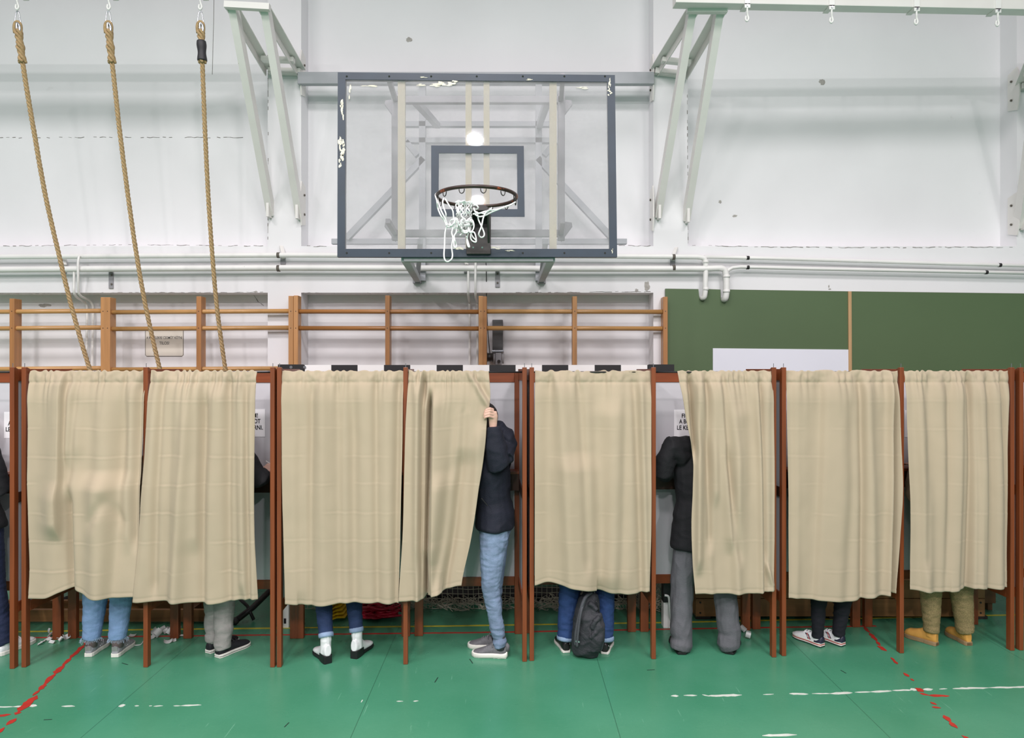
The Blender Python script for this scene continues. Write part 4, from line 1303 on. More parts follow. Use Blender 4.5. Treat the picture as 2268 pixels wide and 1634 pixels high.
# net: sloping back sheet, bunched on the floor
nb = MB()
def net_pt(u, w_):
    # u along the goal, w from the crossbar (0) to the floor (1)
    y = Yg + .10 + .34 * w_ ** .8
    z = (gz1 - .05) * (1 - w_)
    x = gxl + .06 + (gxr - gxl - .12) * u
    s_ = noise.noise(Vector((x * 1.6, z * 1.5, 3)))
    return Vector((x + .02 * s_, y + .05 * s_, z + .012 * noise.noise(Vector((x * 9, z * 9, 1)))))
NX, NZ = 68, 46
for i in range(NX + 1):
    nb.tube([net_pt(i / NX, j / NZ) for j in range(NZ + 1)], .0028, 4)
for j in range(0, NZ + 1):
    nb.tube([net_pt(i / NX, j / NZ) for i in range(NX + 1)], .0028, 4)
nb.build('net', M['netcord'], goal)
rb = random.Random(4)
bb = MB()
for k in range(260):
    x = rb.uniform(gxl + .1, gxr - .05)
    p = Vector((x, Yg + .42 + rb.uniform(-.05, .06), rb.uniform(.008, .085)))
    pts = [p + Vector((rb.uniform(-.07, .07), rb.uniform(-.04, .04), rb.uniform(-.04, .05))) for _ in range(5)]
    for q in pts: q.z = max(.006, q.z)
    bb.tube(crom(pts, 4), .0026, 4)
tag(bb.build('bunched_net', M['netcord'], goal), None, None, None, 'stuff')
bb = MB()
for k in range(70):
    x0_ = gxr - .10 + rb.uniform(-.07, .07)
    pts = [Vector((x0_ + rb.uniform(-.05, .05) + .03 * i * rb.uniform(-1, 1), Yg + .35 + rb.uniform(-.08, .12), max(.02, .55 - .13 * i + rb.uniform(-.03, .03)))) for i in range(5)]
    bb.tube(crom(pts, 4), .0026, 4)
tag(bb.build('side_netting', M['netcord'], goal), None, None, None, 'stuff')

shade_sheet = MB().box((P(945, 0, 6.0).x, 5.98, 0), (P(1440, 0, 6.0).x, 6.22, .07))  # black sheet added where the floor behind the net lies in deep shade
tag(shade_sheet.build('floor_tone', mat('black_floor_shade', rgb(34, 34, 38), .6, var=.1, vscale=8), None, bevel=.01), 'dark flat sheet standing in for shade on the floor behind the goal net', 'shade sheet')
hk = MB().tube(crom([P(1472, 1318, 5.30), P(1481, 1322, 5.30), P(1483, 1345, 5.30), P(1486, 1372, 5.30), P(1493, 1381, 5.30)], 6), .009, 10)
tag(hk.build('net_pole', M['white'], None, True), 'bent white metal rod by the goal net, left of the grey trousers', 'rod')

# ------------------------------------------------------------------ benches and boxes behind the booths
Yb_ = 2.05 * F / (1380 - 817)
bn = thing('low_bench', 'long low wooden bench on the floor behind the left booths', 'bench', (-3.2, Yb_, 0))
xl, xr = -6.0, P(470, 0, Yb_).x
MB().box((xl, Yb_, .012), (xr, Yb_ + .035, .108)).build('front_board', M['benchwood'], bn, bevel=.003)
MB().box((xl, Yb_ + .22, .012), (xr, Yb_ + .255, .108)).build('rear_board', M['benchwood'], bn, bevel=.003)
for x in (xl + .3, (xl + xr) / 2, xr - .25):
    MB().box((x, Yb_ + .035, .0), (x + .06, Yb_ + .22, .09)).build('cross_piece', M['darkwood'], bn)
Yv = 2.05 * F / (1372 - 817)
bx = thing('vaulting_box', 'brown wooden gym box sections standing behind the right booths', 'box', (P(1860, 0, Yv).x, Yv, 0))
xa, xb = P(1541, 0, Yv).x, P(2182, 0, Yv).x
zt = P(0, 1298, Yv).z; zs_ = P(0, 1326, Yv).z
MB().box((xa, Yv, .025), (xb, Yv + .35, zs_)).build('lower_section', M['benchwood'], bx, bevel=.004)
MB().box((xa, Yv, zs_ + .004), (xb, Yv + .35, zt + .05)).build('upper_section', M['benchwood'], bx, bevel=.004)
for px in (1550, 1846, 2165):
    c = P(px, 0, Yv).x
    MB().box((c - .03, Yv + .01, 0), (c + .09, Yv + .3, .025)).build('foot', M['blackmetal'], bx)
for px in (1551, 1846, 2172):
    for py in (1334, 1357):
        c = P(px, py, Yv)
        MB().cyl(c + Vector((0, -.004, 0)), c + Vector((0, .004, 0)), .008, 8).build('screw', M['blackmetal'], bx)
sb = MB().box((P(2180, 0, 5.75).x, 5.75, P(0, 1336, 5.75).z), (P(2206, 0, 5.75).x, 5.9, P(0, 1300, 5.75).z))
st = thing('wooden_trestle', 'small brown wooden trestle end showing right of the gym box', 'trestle', (P(2193, 0, 5.8).x, 5.8, 0))
sb.build('end_block', M['darkwood'], st, bevel=.004)
MB().box((P(2188, 0, 5.8).x, 5.80, 0), (P(2198, 0, 5.8).x, 5.85, P(0, 1330, 5.8).z)).build('leg', M['darkwood'], st)

# black folding stand
fs = thing('folded_stand', 'black tubular folded stand lying behind the grey trousers booth', 'stand', G(520, 1382))
MB().tube([P(520, 1376, 5.46) , P(560, 1345, 5.60), P(600, 1306, 5.74)], .024, 12).build('main_tube', M['rod'], fs, True)
MB().tube([P(527, 1322, 5.62), P(548, 1342, 5.58), P(562, 1372, 5.54)], .013, 10).build('leg', M['rod'], fs, True)
MB().tube([P(517, 1378, 5.45), P(524, 1373, 5.475)], .029, 12).build('rubber_foot', M['tape'], fs, True)
MB().tube([P(120, 1337, 5.85), P(150, 1327, 5.85)], .03, 10).build('tmp', M['rod'], None, True).name = 'dark_handle'
tag(bpy.data.objects['dark_handle'], 'dark rounded bar end on the floor behind the leftmost booth', 'bar')

# yellow sheets and red bundle
yp = thing('yellow_plastic_stack', 'folded yellow plastic sheets on the floor behind the white boots', 'plastic sheets', G(742, 1378))
ry = random.Random(2)
for k in range(5):
    a = P(726 - k * .5, 1376 - k * 6, 5.50 + .02 * k); b_ = P(764 - k * 3, 1369 - k * 8.5, 5.56 + .02 * k)
    mid = a.lerp(b_, .5) + Z * .012
    mb = MB()
    l = [a, a.lerp(b_, .3) + Z * .006, mid, b_]
    for p, q in zip(l, l[1:]):
        mb.prism([p + Vector((0, 0, 0)), q, q + Vector((.02, .22, .02)), p + Vector((-.01, .22, .02))], (0, 0, .006))
    mb.build('sheet', M['yellow'], yp)
a = P(738, 1340, 5.66)
MB().box(a + Vector((-.05, 0, -.02)), a + Vector((.05, .06, .22))).build('upright_roll', M['yellow'], yp, bevel=.01)
rbn = MB()
rr_ = random.Random(9)
for k in range(34):
    cx_ = rr_.uniform(808, 870)
    c = P(cx_, 0, 5.62); c.z = .02 + .011 * (k % 13) * (1 - abs(cx_ - 838) / 60)
    w_ = rr_.uniform(.05, .13)
    pts = [c + Vector((-w_, rr_.uniform(-.04, .04), rr_.uniform(-.01, .01))), c + Vector((0, -.08 + rr_.uniform(-.02, .02), rr_.uniform(0, .02))), c + Vector((w_, rr_.uniform(-.04, .04), rr_.uniform(-.01, .01))), c + Vector((0, .08, .01))]
    for q in pts: q.z = max(.01, q.z)
    rbn.tube(crom(pts, 5, True), (.011, .004), 6, closed=True) if False else rbn.tube(crom(pts, 5, True), .0085, 6, closed=True)
tag(rbn.build('red_bundle', M['redplastic'], None, True), 'heap of shiny dark red plastic tape on the floor behind the white boots', 'plastic tape')

# curled scraps of white plastic strip
def strip_scrap(px, py, R_, arc, w_, rx, rz, label, group, flat=False):
    g = G(px, py)
    mb = MB()
    n = 16
    inner = []; 
    for k in range(n + 1):
        q = -arc / 2 + arc * k / n
        inner.append(Vector((R_ * math.sin(q), 0, R_ - R_ * math.cos(q))))
    for a, b_ in zip(inner, inner[1:]):
        o = Vector((0, w_, 0))
        mb.prism([a, b_, b_ + o, a + o], Vector((0, 0, .0016)))
    Mx = Matrix.Rotation(rz, 4, 'Z') @ Matrix.Rotation(rx, 4, 'X')
    vs_ = [Mx @ Vector(v) for v in mb.v]
    zmin = min(v.z for v in vs_)
    mb.v = [tuple(v - Vector((0, 0, zmin - .001))) for v in vs_]
    o = mb.build('plastic_strip', M['strip'], None)
    o.location = g
    return tag(o, label, 'plastic strip', group)
rs = random.Random(31)
LG = 'white plastic scraps beside the leftmost booth legs'
for px, py in ((84, 1429), (95, 1424), (106, 1419), (115, 1425), (133, 1421), (147, 1416), (110, 1410), (120, 1407), (128, 1415)):
    strip_scrap(px, py, rs.uniform(.018, .035), rs.uniform(1.2, 5.2), rs.uniform(.022, .05), rs.uniform(-.4, .9), rs.uniform(-1.5, 1.5), 'curled white plastic scrap in the pile left of the light blue jeans', LG)
MG = 'white plastic scraps beside the middle legs of the left booth'
for px, py in ((337, 1415), (347, 1412), (357, 1399), (366, 1404), (377, 1405), (384, 1410), (397, 1412), (390, 1402), (372, 1425), (386, 1421)):
    strip_scrap(px, py, rs.uniform(.018, .035), rs.uniform(1.2, 5.2), rs.uniform(.022, .05), rs.uniform(-.4, .9), rs.uniform(-1.5, 1.5), 'curled white plastic scrap in the pile between light blue jeans and grey trousers', MG)
strip_scrap(292, 1410, .05, 1.0, .03, .2, .1, 'single flat white plastic scrap right of the light blue jeans', None)
strip_scrap(1648, 1400, .022, 3.5, .05, .5, .7, 'white plastic scrap against the right heel of the grey trousers', None)
strip_scrap(1661, 1414, .026, 5.0, .035, .2, 1.2, 'ring shaped white plastic scrap just right of the grey trousers', None)
lp = MB().tube(crom([G(288, 1430) + Z * .004, G(300, 1430) + Z * .004, G(312, 1428) + Z * .004, G(318, 1420) + Z * .004], 6), .004, 6)
tag(lp.build('plastic_strip', M['strip'], None, True), 'long thin white plastic strip left of the middle post of the leftmost booth', 'plastic strip')

# ------------------------------------------------------------------ people
def cl(name, c, rough=.85, var=.12, vs_=14, bump=.25, bs=120, **k):
    return mat(name, rgb(*c), rough, var=var, vscale=vs_, bump=bump, bscale=bs, **k)
C = dict(lightjean=cl('light_blue_denim', (130, 160, 202)), palejean=cl('washed_denim', (124, 142, 170), var=.3, vs_=9), darkjean=cl('dark_blue_denim', (32, 52, 88)), bluejean=cl('blue_denim', (36, 64, 112)),
         cuff=cl('turned_denim', (138, 160, 190)), greypants=cl('light_grey_trousers', (150, 147, 144)), darkgrey=cl('dark_grey_trousers', (92, 93, 98)), black=cl('black_fabric', (24, 24, 28)),
         navy=cl('navy_jacket', (15, 20, 36), rough=.8), blackjacket=cl('black_jacket', (15, 15, 20)), navyjean=cl('navy_denim', (26, 36, 66)), tights=cl('black_tights', (20, 20, 30), bump=.05),
         tan=mat('tan_glitter_knit', rgb(146, 128, 88), .7, var=.35, vscale=160, bump=.5, bscale=300, spots=rgb(215, 190, 110), spot_scale=130, spot_cut=.66, spot_soft=.02),
         beige=cl('beige_coat', (150, 130, 104)), green=cl('grey_green_coat', (90, 98, 88)), white=cl('white_knit', (200, 200, 204)))
S = dict(grey=mat('grey_suede', rgb(158, 158, 164), .7, var=.12, vscale=30), darkgrey=mat('dark_grey_mesh', rgb(104, 104, 108), .8, var=.15, vscale=60, bump=.2, bscale=200), white=mat('white_leather', rgb(236, 238, 240), .35, var=.03, vscale=10),
         black=mat('black_suede', rgb(26, 26, 32), .75), blackl=mat('black_leather', rgb(32, 30, 31), .4), sole=mat('white_rubber', rgb(226, 224, 216), .6, var=.06, vscale=20), navy=mat('navy_leather', rgb(34, 38, 58), .45),
         red=mat('red_rubber', rgb(190, 34, 44), .5), silver=mat('silver_leather', rgb(168, 165, 166), .3, metal=.5), yellow=mat('yellow_nubuck', rgb(206, 152, 72), .75, var=.1, vscale=20), tansole=mat('brown_rubber', rgb(140, 116, 84), .7), lace=mat('grey_lace', rgb(120, 120, 124), .8), heel=mat('black_heel', rgb(24, 24, 26), .5))

def wrinkle(o, amp, sc_=(10, 10, 22), seed=0):
    "push the cloth in and out along its normals in soft cross-wise wrinkles"
    me = o.data
    n = len(me.vertices)
    co = [0.0] * (3 * n); nr = [0.0] * (3 * n)
    me.vertices.foreach_get('co', co)
    me.vertex_normals.foreach_get('vector', nr)
    for i in range(0, 3 * n, 3):
        p = Vector((co[i] * sc_[0] + seed * 7.3, co[i + 1] * sc_[1], co[i + 2] * sc_[2]))
        n_ = noise.noise(p) + .5 * noise.noise(p * 2.1)
        a = amp * (1 - 2 * abs(n_))
        co[i] += nr[i] * a; co[i + 1] += nr[i + 1] * a; co[i + 2] += nr[i + 2] * a
    me.vertices.foreach_set('co', co)
    me.update()

def shoe(parent, px, py, a, L_, upper, sole, kind='sneaker', lace=None, top=.085, extra=None, label=None):
    a = math.radians(a)
    g = G(px, py)
    d = Vector((math.sin(a), math.cos(a), 0)); s_ = Vector((math.cos(a), -math.sin(a), 0))
    k = L_ / .28
    wpro = [(0, .024), (.06, .032), (.2, .035), (.4, .034), (.55, .040), (.7, .047), (.82, .046), (.92, .036), (.98, .020), (1, .008)]
    t = {'sneaker': .028, 'chunky': .034, 'slipon': .026, 'boot': .030, 'heelboot': .030, 'dress': .018, 'layered': .012}[kind]
    hb = .034 if kind == 'heelboot' else 0.0
    if kind == 'heelboot':
        hp = [(0, .10), (.2, .115), (.36, .105), (.5, .08), (.7, .062), (.85, .052), (.95, .04), (1, .025)]
    elif kind == 'boot':
        hp = [(0, .115), (.2, .125), (.36, .118), (.5, .095), (.7, .078), (.88, .07), (.96, .05), (1, .035)]
    else:
        hp = [(0, top * .85), (.06, top), (.25, top * .98), (.38, top * 1.02), (.5, .084), (.65, .066), (.8, .053), (.92, .044), (1, .026)]
    def pt(u, lat, z):
        return g + d * (u * L_) + s_ * (lat * k) + Z * z
    mb = MB()
    secs = [0.0, .03, .08, .15, .25, .36, .48, .6, .72, .83, .92, .97, 1.0]
    rings = []
    n = 18
    for u in secs:
        w_ = interp(wpro, u); h_ = interp(hp, u) + hb * max(0, 1 - u * 1.6)
        zb = t * .6 + hb * max(0, 1 - u * 2.2)
        ring_ = []
        for q in range(n):
            an = 2 * math.pi * q / n
            cx_, sz_ = math.cos(an), math.sin(an)
            ex = .6
            x_ = w_ * math.copysign(abs(cx_) ** ex, cx_) * (1 - .28 * max(0, sz_))
            z_ = zb + (h_ - zb) * (.5 + .5 * math.copysign(abs(sz_) ** .75, sz_))
            ring_.append(pt(u, x_, z_))
        rings.append(ring_)
    vs_ = [v for r in rings for v in r]
    fs = []
    for i in range(len(secs) - 1):
        for q in range(n):
            fs.append((i * n + q, i * n + (q + 1) % n, (i + 1) * n + (q + 1) % n, (i + 1) * n + q))
    fs.append(tuple(range(n))); fs.append(tuple((len(secs) - 1) * n + q for q in range(n)))
    mb.add(vs_, fs)
    if kind in ('boot', 'heelboot'):
        hs = .205 if kind == 'heelboot' else .15
        mb.tube([pt(.21, 0, .06), pt(.20, 0, .11 + hb * .6), pt(.185, 0, .14 + hb * .4), pt(.19, 0, .17), pt(.20, 0, hs)], [.042 * k, .041 * k, .043 * k, .042 * k, .047 * k], 14)
    else:
        mb.tube([pt(.17, 0, .03), pt(.165, 0, top * .8), pt(.155, 0, top + .012)], [.036 * k, .035 * k, .037 * k], 14)
    up = mb.build('shoe', upper, parent, remesh=.0048, relax=3)
    if label: up['label'] = label
    # sole
    def outline(grow, u0=0.0, u1=1.0):
        us = [u0 + (u1 - u0) * i / 14 for i in range(15)]
        l = [(u, interp(wpro, u) + grow) for u in us]
        pts = [pt(u * 1.012 - .006, w_, 0) for u, w_ in l] + [pt(u * 1.012 - .006, -w_, 0) for u, w_ in reversed(l)]
        return pts
    if kind == 'layered':
        for z0, z1, m_ in ((0, .007, S['heel']), (.007, .016, S['sole']), (.016, .022, S['red']), (.022, .032, S['sole'])):
            MB().prism([p + Z * z0 for p in outline(.004)], Z * (z1 - z0)).build('sole_layer', m_, up, bevel=.0015)
    elif kind == 'heelboot':
        MB().prism([p + Z * (.006) for p in outline(.003, .32)], Z * .016).build('sole', sole, up, bevel=.002)
        MB().prism([p for p in outline(.003, 0, .36)], Z * .055).build('heel', sole, up, bevel=.003)
    elif kind == 'chunky':
        sm = MB()
        us = [i / 20 for i in range(21)]
        for z0, z1, gr in ((0, .014, .002), (.012, .036, .008)):
            sm.prism([p + Z * z0 for p in outline(gr)], Z * (z1 - z0))
        sm.tube([pt(-.03, 0, .03), pt(.06, 0, .03)], .026, 10)
        sm.build('sole', sole, up, remesh=.005, relax=3)
    else:
        MB().prism([p for p in outline(.0045)], Z * t).build('sole', sole, up, bevel=.004)
        if kind == 'boot':
            MB().prism([p for p in outline(.006, 0, .34)], Z * .024).build('heel', S['tansole'], up, bevel=.003)
        if kind == 'slipon':
            MB().prism([p + Z * (t * .45) for p in outline(.0052)], Z * .003).build('sole_stripe', S['heel'], up)
    if lace is not None:
        lm = MB()
        for i in range(5):
            u = .36 + .055 * i
            h_ = interp(hp, u) + .003
            w_ = interp(wpro, u) * .62
            sg = 1 if i % 2 else -1
            lm.tube(crom([pt(u, -w_, h_ * .86), pt(u + .01 * sg, 0, h_ + .003), pt(u + .02 * sg, w_, h_ * .86)], 5), .0028, 6)
        for sg in (-1, 1):
            u = .35; h_ = interp(hp, u)
            lm.tube(crom([pt(u, 0, h_ + .005), pt(u + .02, .018 * sg, h_ + .016), pt(u + .05, .034 * sg, h_ + .006), pt(u + .03, .03 * sg, h_ - .012), pt(u, .006 * sg, h_ + .004)], 5), .0025, 6)
        lm.build('laces', lace, up, True)
    if extra:
        extra(up, pt, wpro, hp, interp)
    ank = g + d * (.17 * L_) + Z * .09
    return up, ank, d

def hand(mb, wrist, dr, pn, thumb_side, curl=.35, sc_=1.0):
    "dr: pointing direction of the hand, pn: palm normal (towards the palm side), thumb_side: +1/-1"
    dr = dr.normalized(); pn = (pn - dr * pn.dot(dr)).normalized(); sd = dr.cross(pn) * thumb_side
    c = wrist + dr * .05 * sc_
    mb.tube([wrist - dr * .02, wrist + dr * .01, wrist + dr * .045 * sc_, wrist + dr * .088 * sc_], [(.020, .026), (.017, .032), (.015, .040), (.011, .038)], 12, ref=pn)
    for i, (ln, off) in enumerate(((.072, .030), (.08, .010), (.074, -.010), (.058, -.029))):
        b = wrist + dr * (.082 - abs(i - 1) * .004) * sc_ + sd * off
        p1 = b + (dr + pn * curl * .4) .normalized() * ln * .45 * sc_
        p2 = p1 + (dr + pn * curl * 1.4).normalized() * ln * .32 * sc_
        p3 = p2 + (dr + pn * curl * 2.6).normalized() * ln * .25 * sc_
        mb.tube([b - dr * .01, b, p1, p2, p3], [.0085, .0092, .0085, .0078, .006], 8)
    b = wrist + dr * .03 + sd * .026
    mb.tube([b - sd * .01, b + (dr * .7 + sd * .7) * .02, b + (dr * .8 + sd * .6 + pn * .3) * .05, b + (dr + sd * .35 + pn * .4) * .072], [.012, .0115, .0095, .007], 8)

def body_parts(pel, chest, neck, head, face, legs, arms, hands, vox=.0075, girth=1.0):
    """legs: [hip, knee, ankle]; arms: [shoulder, elbow, wrist]"""
    mb = MB()
    side = face.cross(Z).normalized()
    mb.tube([pel - Z * .10, pel, pel.lerp(chest, .45), chest, chest.lerp(neck, .6), neck - Z * .03], [(.09, .14), (.105, .155), (.10, .135), (.115, .165), (.09, .15), (.055, .075)], 16, ref=face)
    mb.tube([neck - Z * .06, neck + Z * .03, head - Z * .04], [.058, .052, .055], 14)
    # head: skull, jaw, nose, ears, brow
    mb.ball(head + Z * .02, (.078, .096, .105), 18, Matrix((( side.x, face.x, 0), (side.y, face.y, 0), (0, 0, 1))))
    mb.ball(head + face * .022 - Z * .055, (.056, .066, .068), 14, Matrix(((side.x, face.x, 0), (side.y, face.y, 0), (0, 0, 1))))
    mb.tube([head + face * .088 + Z * .015, head + face * .106 - Z * .02, head + face * .098 - Z * .032], [.009, .014, .010], 8)
    for sg in (-1, 1):
        mb.ball(head + side * (sg * .08) - Z * .008 - face * .005, (.012, .022, .034), 10, Matrix(((side.x, face.x, 0), (side.y, face.y, 0), (0, 0, 1))))
        mb.ball(head + side * (sg * .032) + face * .082 + Z * .028, (.022, .014, .008), 8, Matrix(((side.x, face.x, 0), (side.y, face.y, 0), (0, 0, 1))))
    mb.tube([head + face * .083 - Z * .062 - side * .022, head + face * .09 - Z * .06, head + face * .083 - Z * .062 + side * .022], .007, 8)
    for hip, knee, ank in legs:
        mb.tube([hip + Z * .04, hip.lerp(knee, .3), knee + Z * .03, knee.lerp(ank, .35), ank + Z * .02, ank - Z * .03], [.074, .068, .045, .040, .029, .028], 12)
    for sh, el, wr in arms:
        mb.tube([chest.lerp(sh, .6), sh, sh.lerp(el, .5), el, el.lerp(wr, .4), wr], [.05, .05, .042, .037, .035, .024], 12)
    for h_ in hands:
        if callable(h_): h_(mb)
        else: hand(mb, *h_)
    return mb

def person(label, cx, cy, h, face_a, feet, knees, tr_mat, hem, top_mat, hair_mat, arms=None, hands=None, top_hem=.82, hair_len=.0, lean=.06, girth=1.0, pel_off=(0, 0), cuff=None, skirt=None, sock=None, vox=.0075, hood=None, wrk=.0035, sleeve=1.0, wsc=(10, 10, 22)):
    fa = math.radians(face_a)
    face = Vector((math.sin(fa), math.cos(fa), 0)); side = face.cross(Z).normalized()
    r_ = h / 1.75
    pel = Vector((cx + pel_off[0], cy + pel_off[1], .93 * r_))
    chest = Vector((cx, cy, 1.27 * r_)) + face * lean * .6
    neck = Vector((cx, cy, 1.48 * r_)) + face * lean
    head = Vector((cx, cy, 1.625 * r_)) + face * (lean + .05)
    body = bpy.data.objects.new('person', bpy.data.meshes.new('person'))      # placeholder, gets its mesh below
    sc.collection.objects.link(body)
    tag(body, label, 'person', 'voters in the booths')
    ankles = []
    for f in feet:
        _, ank, d_ = shoe(body, *f[0], **f[1])
        ankles.append(ank)
    legs = []
    for i, (ank, kn) in enumerate(zip(ankles, knees)):
        hip = pel + side * ((-.09 if i == 0 else .09)) - Z * .03
        legs.append((hip, kn['p'], ank))
    if arms is None:
        arms = []
        for sg in (-1, 1):
            sh = Vector((cx, cy, 1.41 * r_)) + side * (sg * .185 * girth) + face * lean * .8
            el = sh + side * (sg * .05) + face * .02 - Z * .27
            wr = Vector((el.x - side.x * sg * .04, max(el.y, 5.05 + (cy - 4.9) * .8) , 1.315))
            arms.append((sh, el, wr))
        hands = [(a[2], face, -Z, sg_, .25) for a, sg_ in zip(arms, (-1, 1))]
    b = body_parts(pel, chest, neck, head, face, legs, arms, hands, vox)
    o = b.build('person_body', M['skin'], None, remesh=vox, relax=2)
    me = o.data
    bpy.data.objects.remove(o)
    body.data = me
    me.name = 'person'
    # hair
    R3 = Matrix(((side.x, face.x, 0), (side.y, face.y, 0), (0, 0, 1)))
    mb = MB().ball(head - face * .012 + Z * .034, (.089, .104, .108), 18, R3)
    mb.ball(head - face * .05 - Z * .03, (.075, .058, .07), 14, R3)
    if hair_len:
        mb.tube([head - face * .05, head - face * .07 - Z * .1, head - face * .06 - Z * hair_len], [(.06, .085), (.045, .09), (.02, .07)], 12, ref=face)
    ho = mb.build('hair', hair_mat, body, remesh=.008, relax=2)
    # keep the face free: push hair verts in front of the hairline inside the head
    for v in ho.data.vertices:
        q = v.co - head
        f_ = q.dot(face)
        if f_ > .045 and q.z < .075:
            v.co = v.co - face * (f_ - .03)
    # trousers
    mb = MB()
    for i, ((hip, kn, ank), K) in enumerate(zip(legs, knees)):
        kr, hr, hz = K['r'], K['hr'], hem[i]
        rr2 = random.Random(i + int(cx * 100))
        bot = Vector((lerp(ank.x, kn.x, .0), lerp(ank.y, kn.y, .0), hz))
        pts = [hip + Z * .05, hip - Z * .08, hip.lerp(kn, .55)]
        rad = [.105 * girth, .108 * girth, (kr + .105) / 2]
        for k in range(13):
            t_ = k / 12
            p = kn.lerp(bot, t_)
            wr_ = K.get('wr', .004)
            q = smooth(.45, 1, t_)
            p = p + side * (wr_ * math.sin(t_ * 17 + i * 2) * (.4 + q)) + face * (K.get('bow', 0) * math.sin(math.pi * t_))
            pts.append(p)
            rad.append(max(.03, lerp(kr, hr, t_ ** .8) + wr_ * q * math.sin(t_ * 29 + i) + rr2.uniform(-.001, .001)))
        mb.tube(pts, rad, 16)
    mb.tube([pel - Z * .1, pel - Z * .03, pel + Z * .1], [(.115 * girth, .165 * girth), (.13 * girth, .175 * girth), (.12 * girth, .16 * girth)], 18, ref=face)
    tr = mb.build('trousers', tr_mat, body, remesh=.007, relax=2)
    wrinkle(tr, wrk, wsc, cx)
    if cuff:
        for i, ((hip, kn, ank), K) in enumerate(zip(legs, knees)):
            c0 = Vector((ank.x, ank.y, hem[i] - .002))
            dd = (kn - ank).normalized()
            MB().tube([c0, c0 + dd * .012, c0 + dd * .026, c0 + dd * .032], [K['hr'] + .003, K['hr'] + .006, K['hr'] + .006, K['hr'] + .002], 18).build('cuff', cuff, tr, True)
    if sock:
        for hip, kn, ank in legs:
            MB().tube([ank - Z * .03, ank + Z * .03, ank + (kn - ank).normalized() * .12], [.038, .037, .043], 14).build('sock', sock, body, True)
    # jacket
    mb = MB()
    hz = top_hem
    mid = pel.lerp(chest, .4)
    mb.tube([Vector((pel.x, pel.y, hz)), Vector((pel.x, pel.y, hz + .02)), pel + Z * .06, mid, chest, chest.lerp(neck, .55), neck - Z * .035, neck + Z * .02],
            [(.146 * girth, .225 * girth), (.150 * girth, .228 * girth), (.148 * girth, .205 * girth), (.135 * girth, .18 * girth), (.14 * girth, .20 * girth), (.115, .175 * girth), (.075, .095), (.07, .08)], 20, ref=face)
    for sh, el, wr in arms:
        e1 = el.lerp(wr, .93)
        mb.tube([chest.lerp(sh, .55), sh, sh.lerp(el, .5), el, el.lerp(wr, .45), e1], [.075, .082, .074 * sleeve, .066 * sleeve, .060 * sleeve, .044], 14)
        mb.tube([neck - Z * .05, (neck - Z * .05).lerp(sh, .5) + Z * .012, sh - Z * .005], [.075, .078, .078], 14)
    if hood:
        hood(mb)
    jk = mb.build('jacket', top_mat, body, remesh=.0085, relax=3)
    wrinkle(jk, .005, (7, 7, 10), cx)
    return body, tr

def KN(px, py, Y, r, hr, **k):
    return dict(p=P(px, py, Y), r=r, hr=hr, **k)
def hz(py, Y):
    return H - (py - 817) * Y / F

# 1 light blue jeans, grey sneakers
def heel_tab(m_):
    def f(up, pt, wpro, hp, ip):
        mb = MB()
        pts = [pt(-.004 + .004 * abs(q), .022 * q, .062) for q in (-1, -.5, 0, .5, 1)]
        for a, b_ in zip(pts, pts[1:]):
            mb.beam(a, b_, .004, .030)
        mb.build('heel_tab', m_, up)
        for u in (.40, .47, .54):
            for sg in (-1, 1):
                MB().beam(pt(u, sg * (ip(wpro, u) * .98), .04), pt(u + .05, sg * ip(wpro, u) * .72, .072), .003, .007).build('side_stripe', S['silver'], up)
    return f
p1, t1 = person('person in light blue frayed jeans and grey sneakers behind the leftmost full curtain', P(238, 0, 4.92).x, 4.92, 1.68, 4,
    [((195, 1455, -3), dict(L_=.25, upper=S['grey'], sole=S['sole'], kind='sneaker', lace=S['lace'], extra=heel_tab(S['silver']))), ((254, 1456, -4), dict(L_=.25, upper=S['grey'], sole=S['sole'], kind='sneaker', lace=S['lace'], extra=heel_tab(S['silver'])))],
    [KN(214, 1300, 4.90, .088, .057, wr=.002), KN(270, 1300, 4.90, .08, .057, wr=.002)], C['lightjean'], [hz(1414, 4.88)] * 2, C['beige'], M['hairbrown'], hair_len=.2, sock=cl('brownish_sock', (130, 112, 112)))
fr_ = MB()
for i, px in enumerate((201, 261)):
    rr3 = random.Random(i)
    c = P(px, 1413, 4.885)
    for k in range(46):
        an = 2 * math.pi * k / 46
        p = c + Vector((.056 * math.cos(an), .056 * math.sin(an), .006))
        o_ = Vector((math.cos(an), math.sin(an), 0))
        fr_.tube([p, p + o_ * rr3.uniform(.003, .012) - Z * rr3.uniform(.006, .014), p + o_ * rr3.uniform(.004, .018) - Z * rr3.uniform(.012, .028)], .0011, 4)
fr_.build('frayed_threads', cl('pale_threads', (176, 196, 220)), t1)

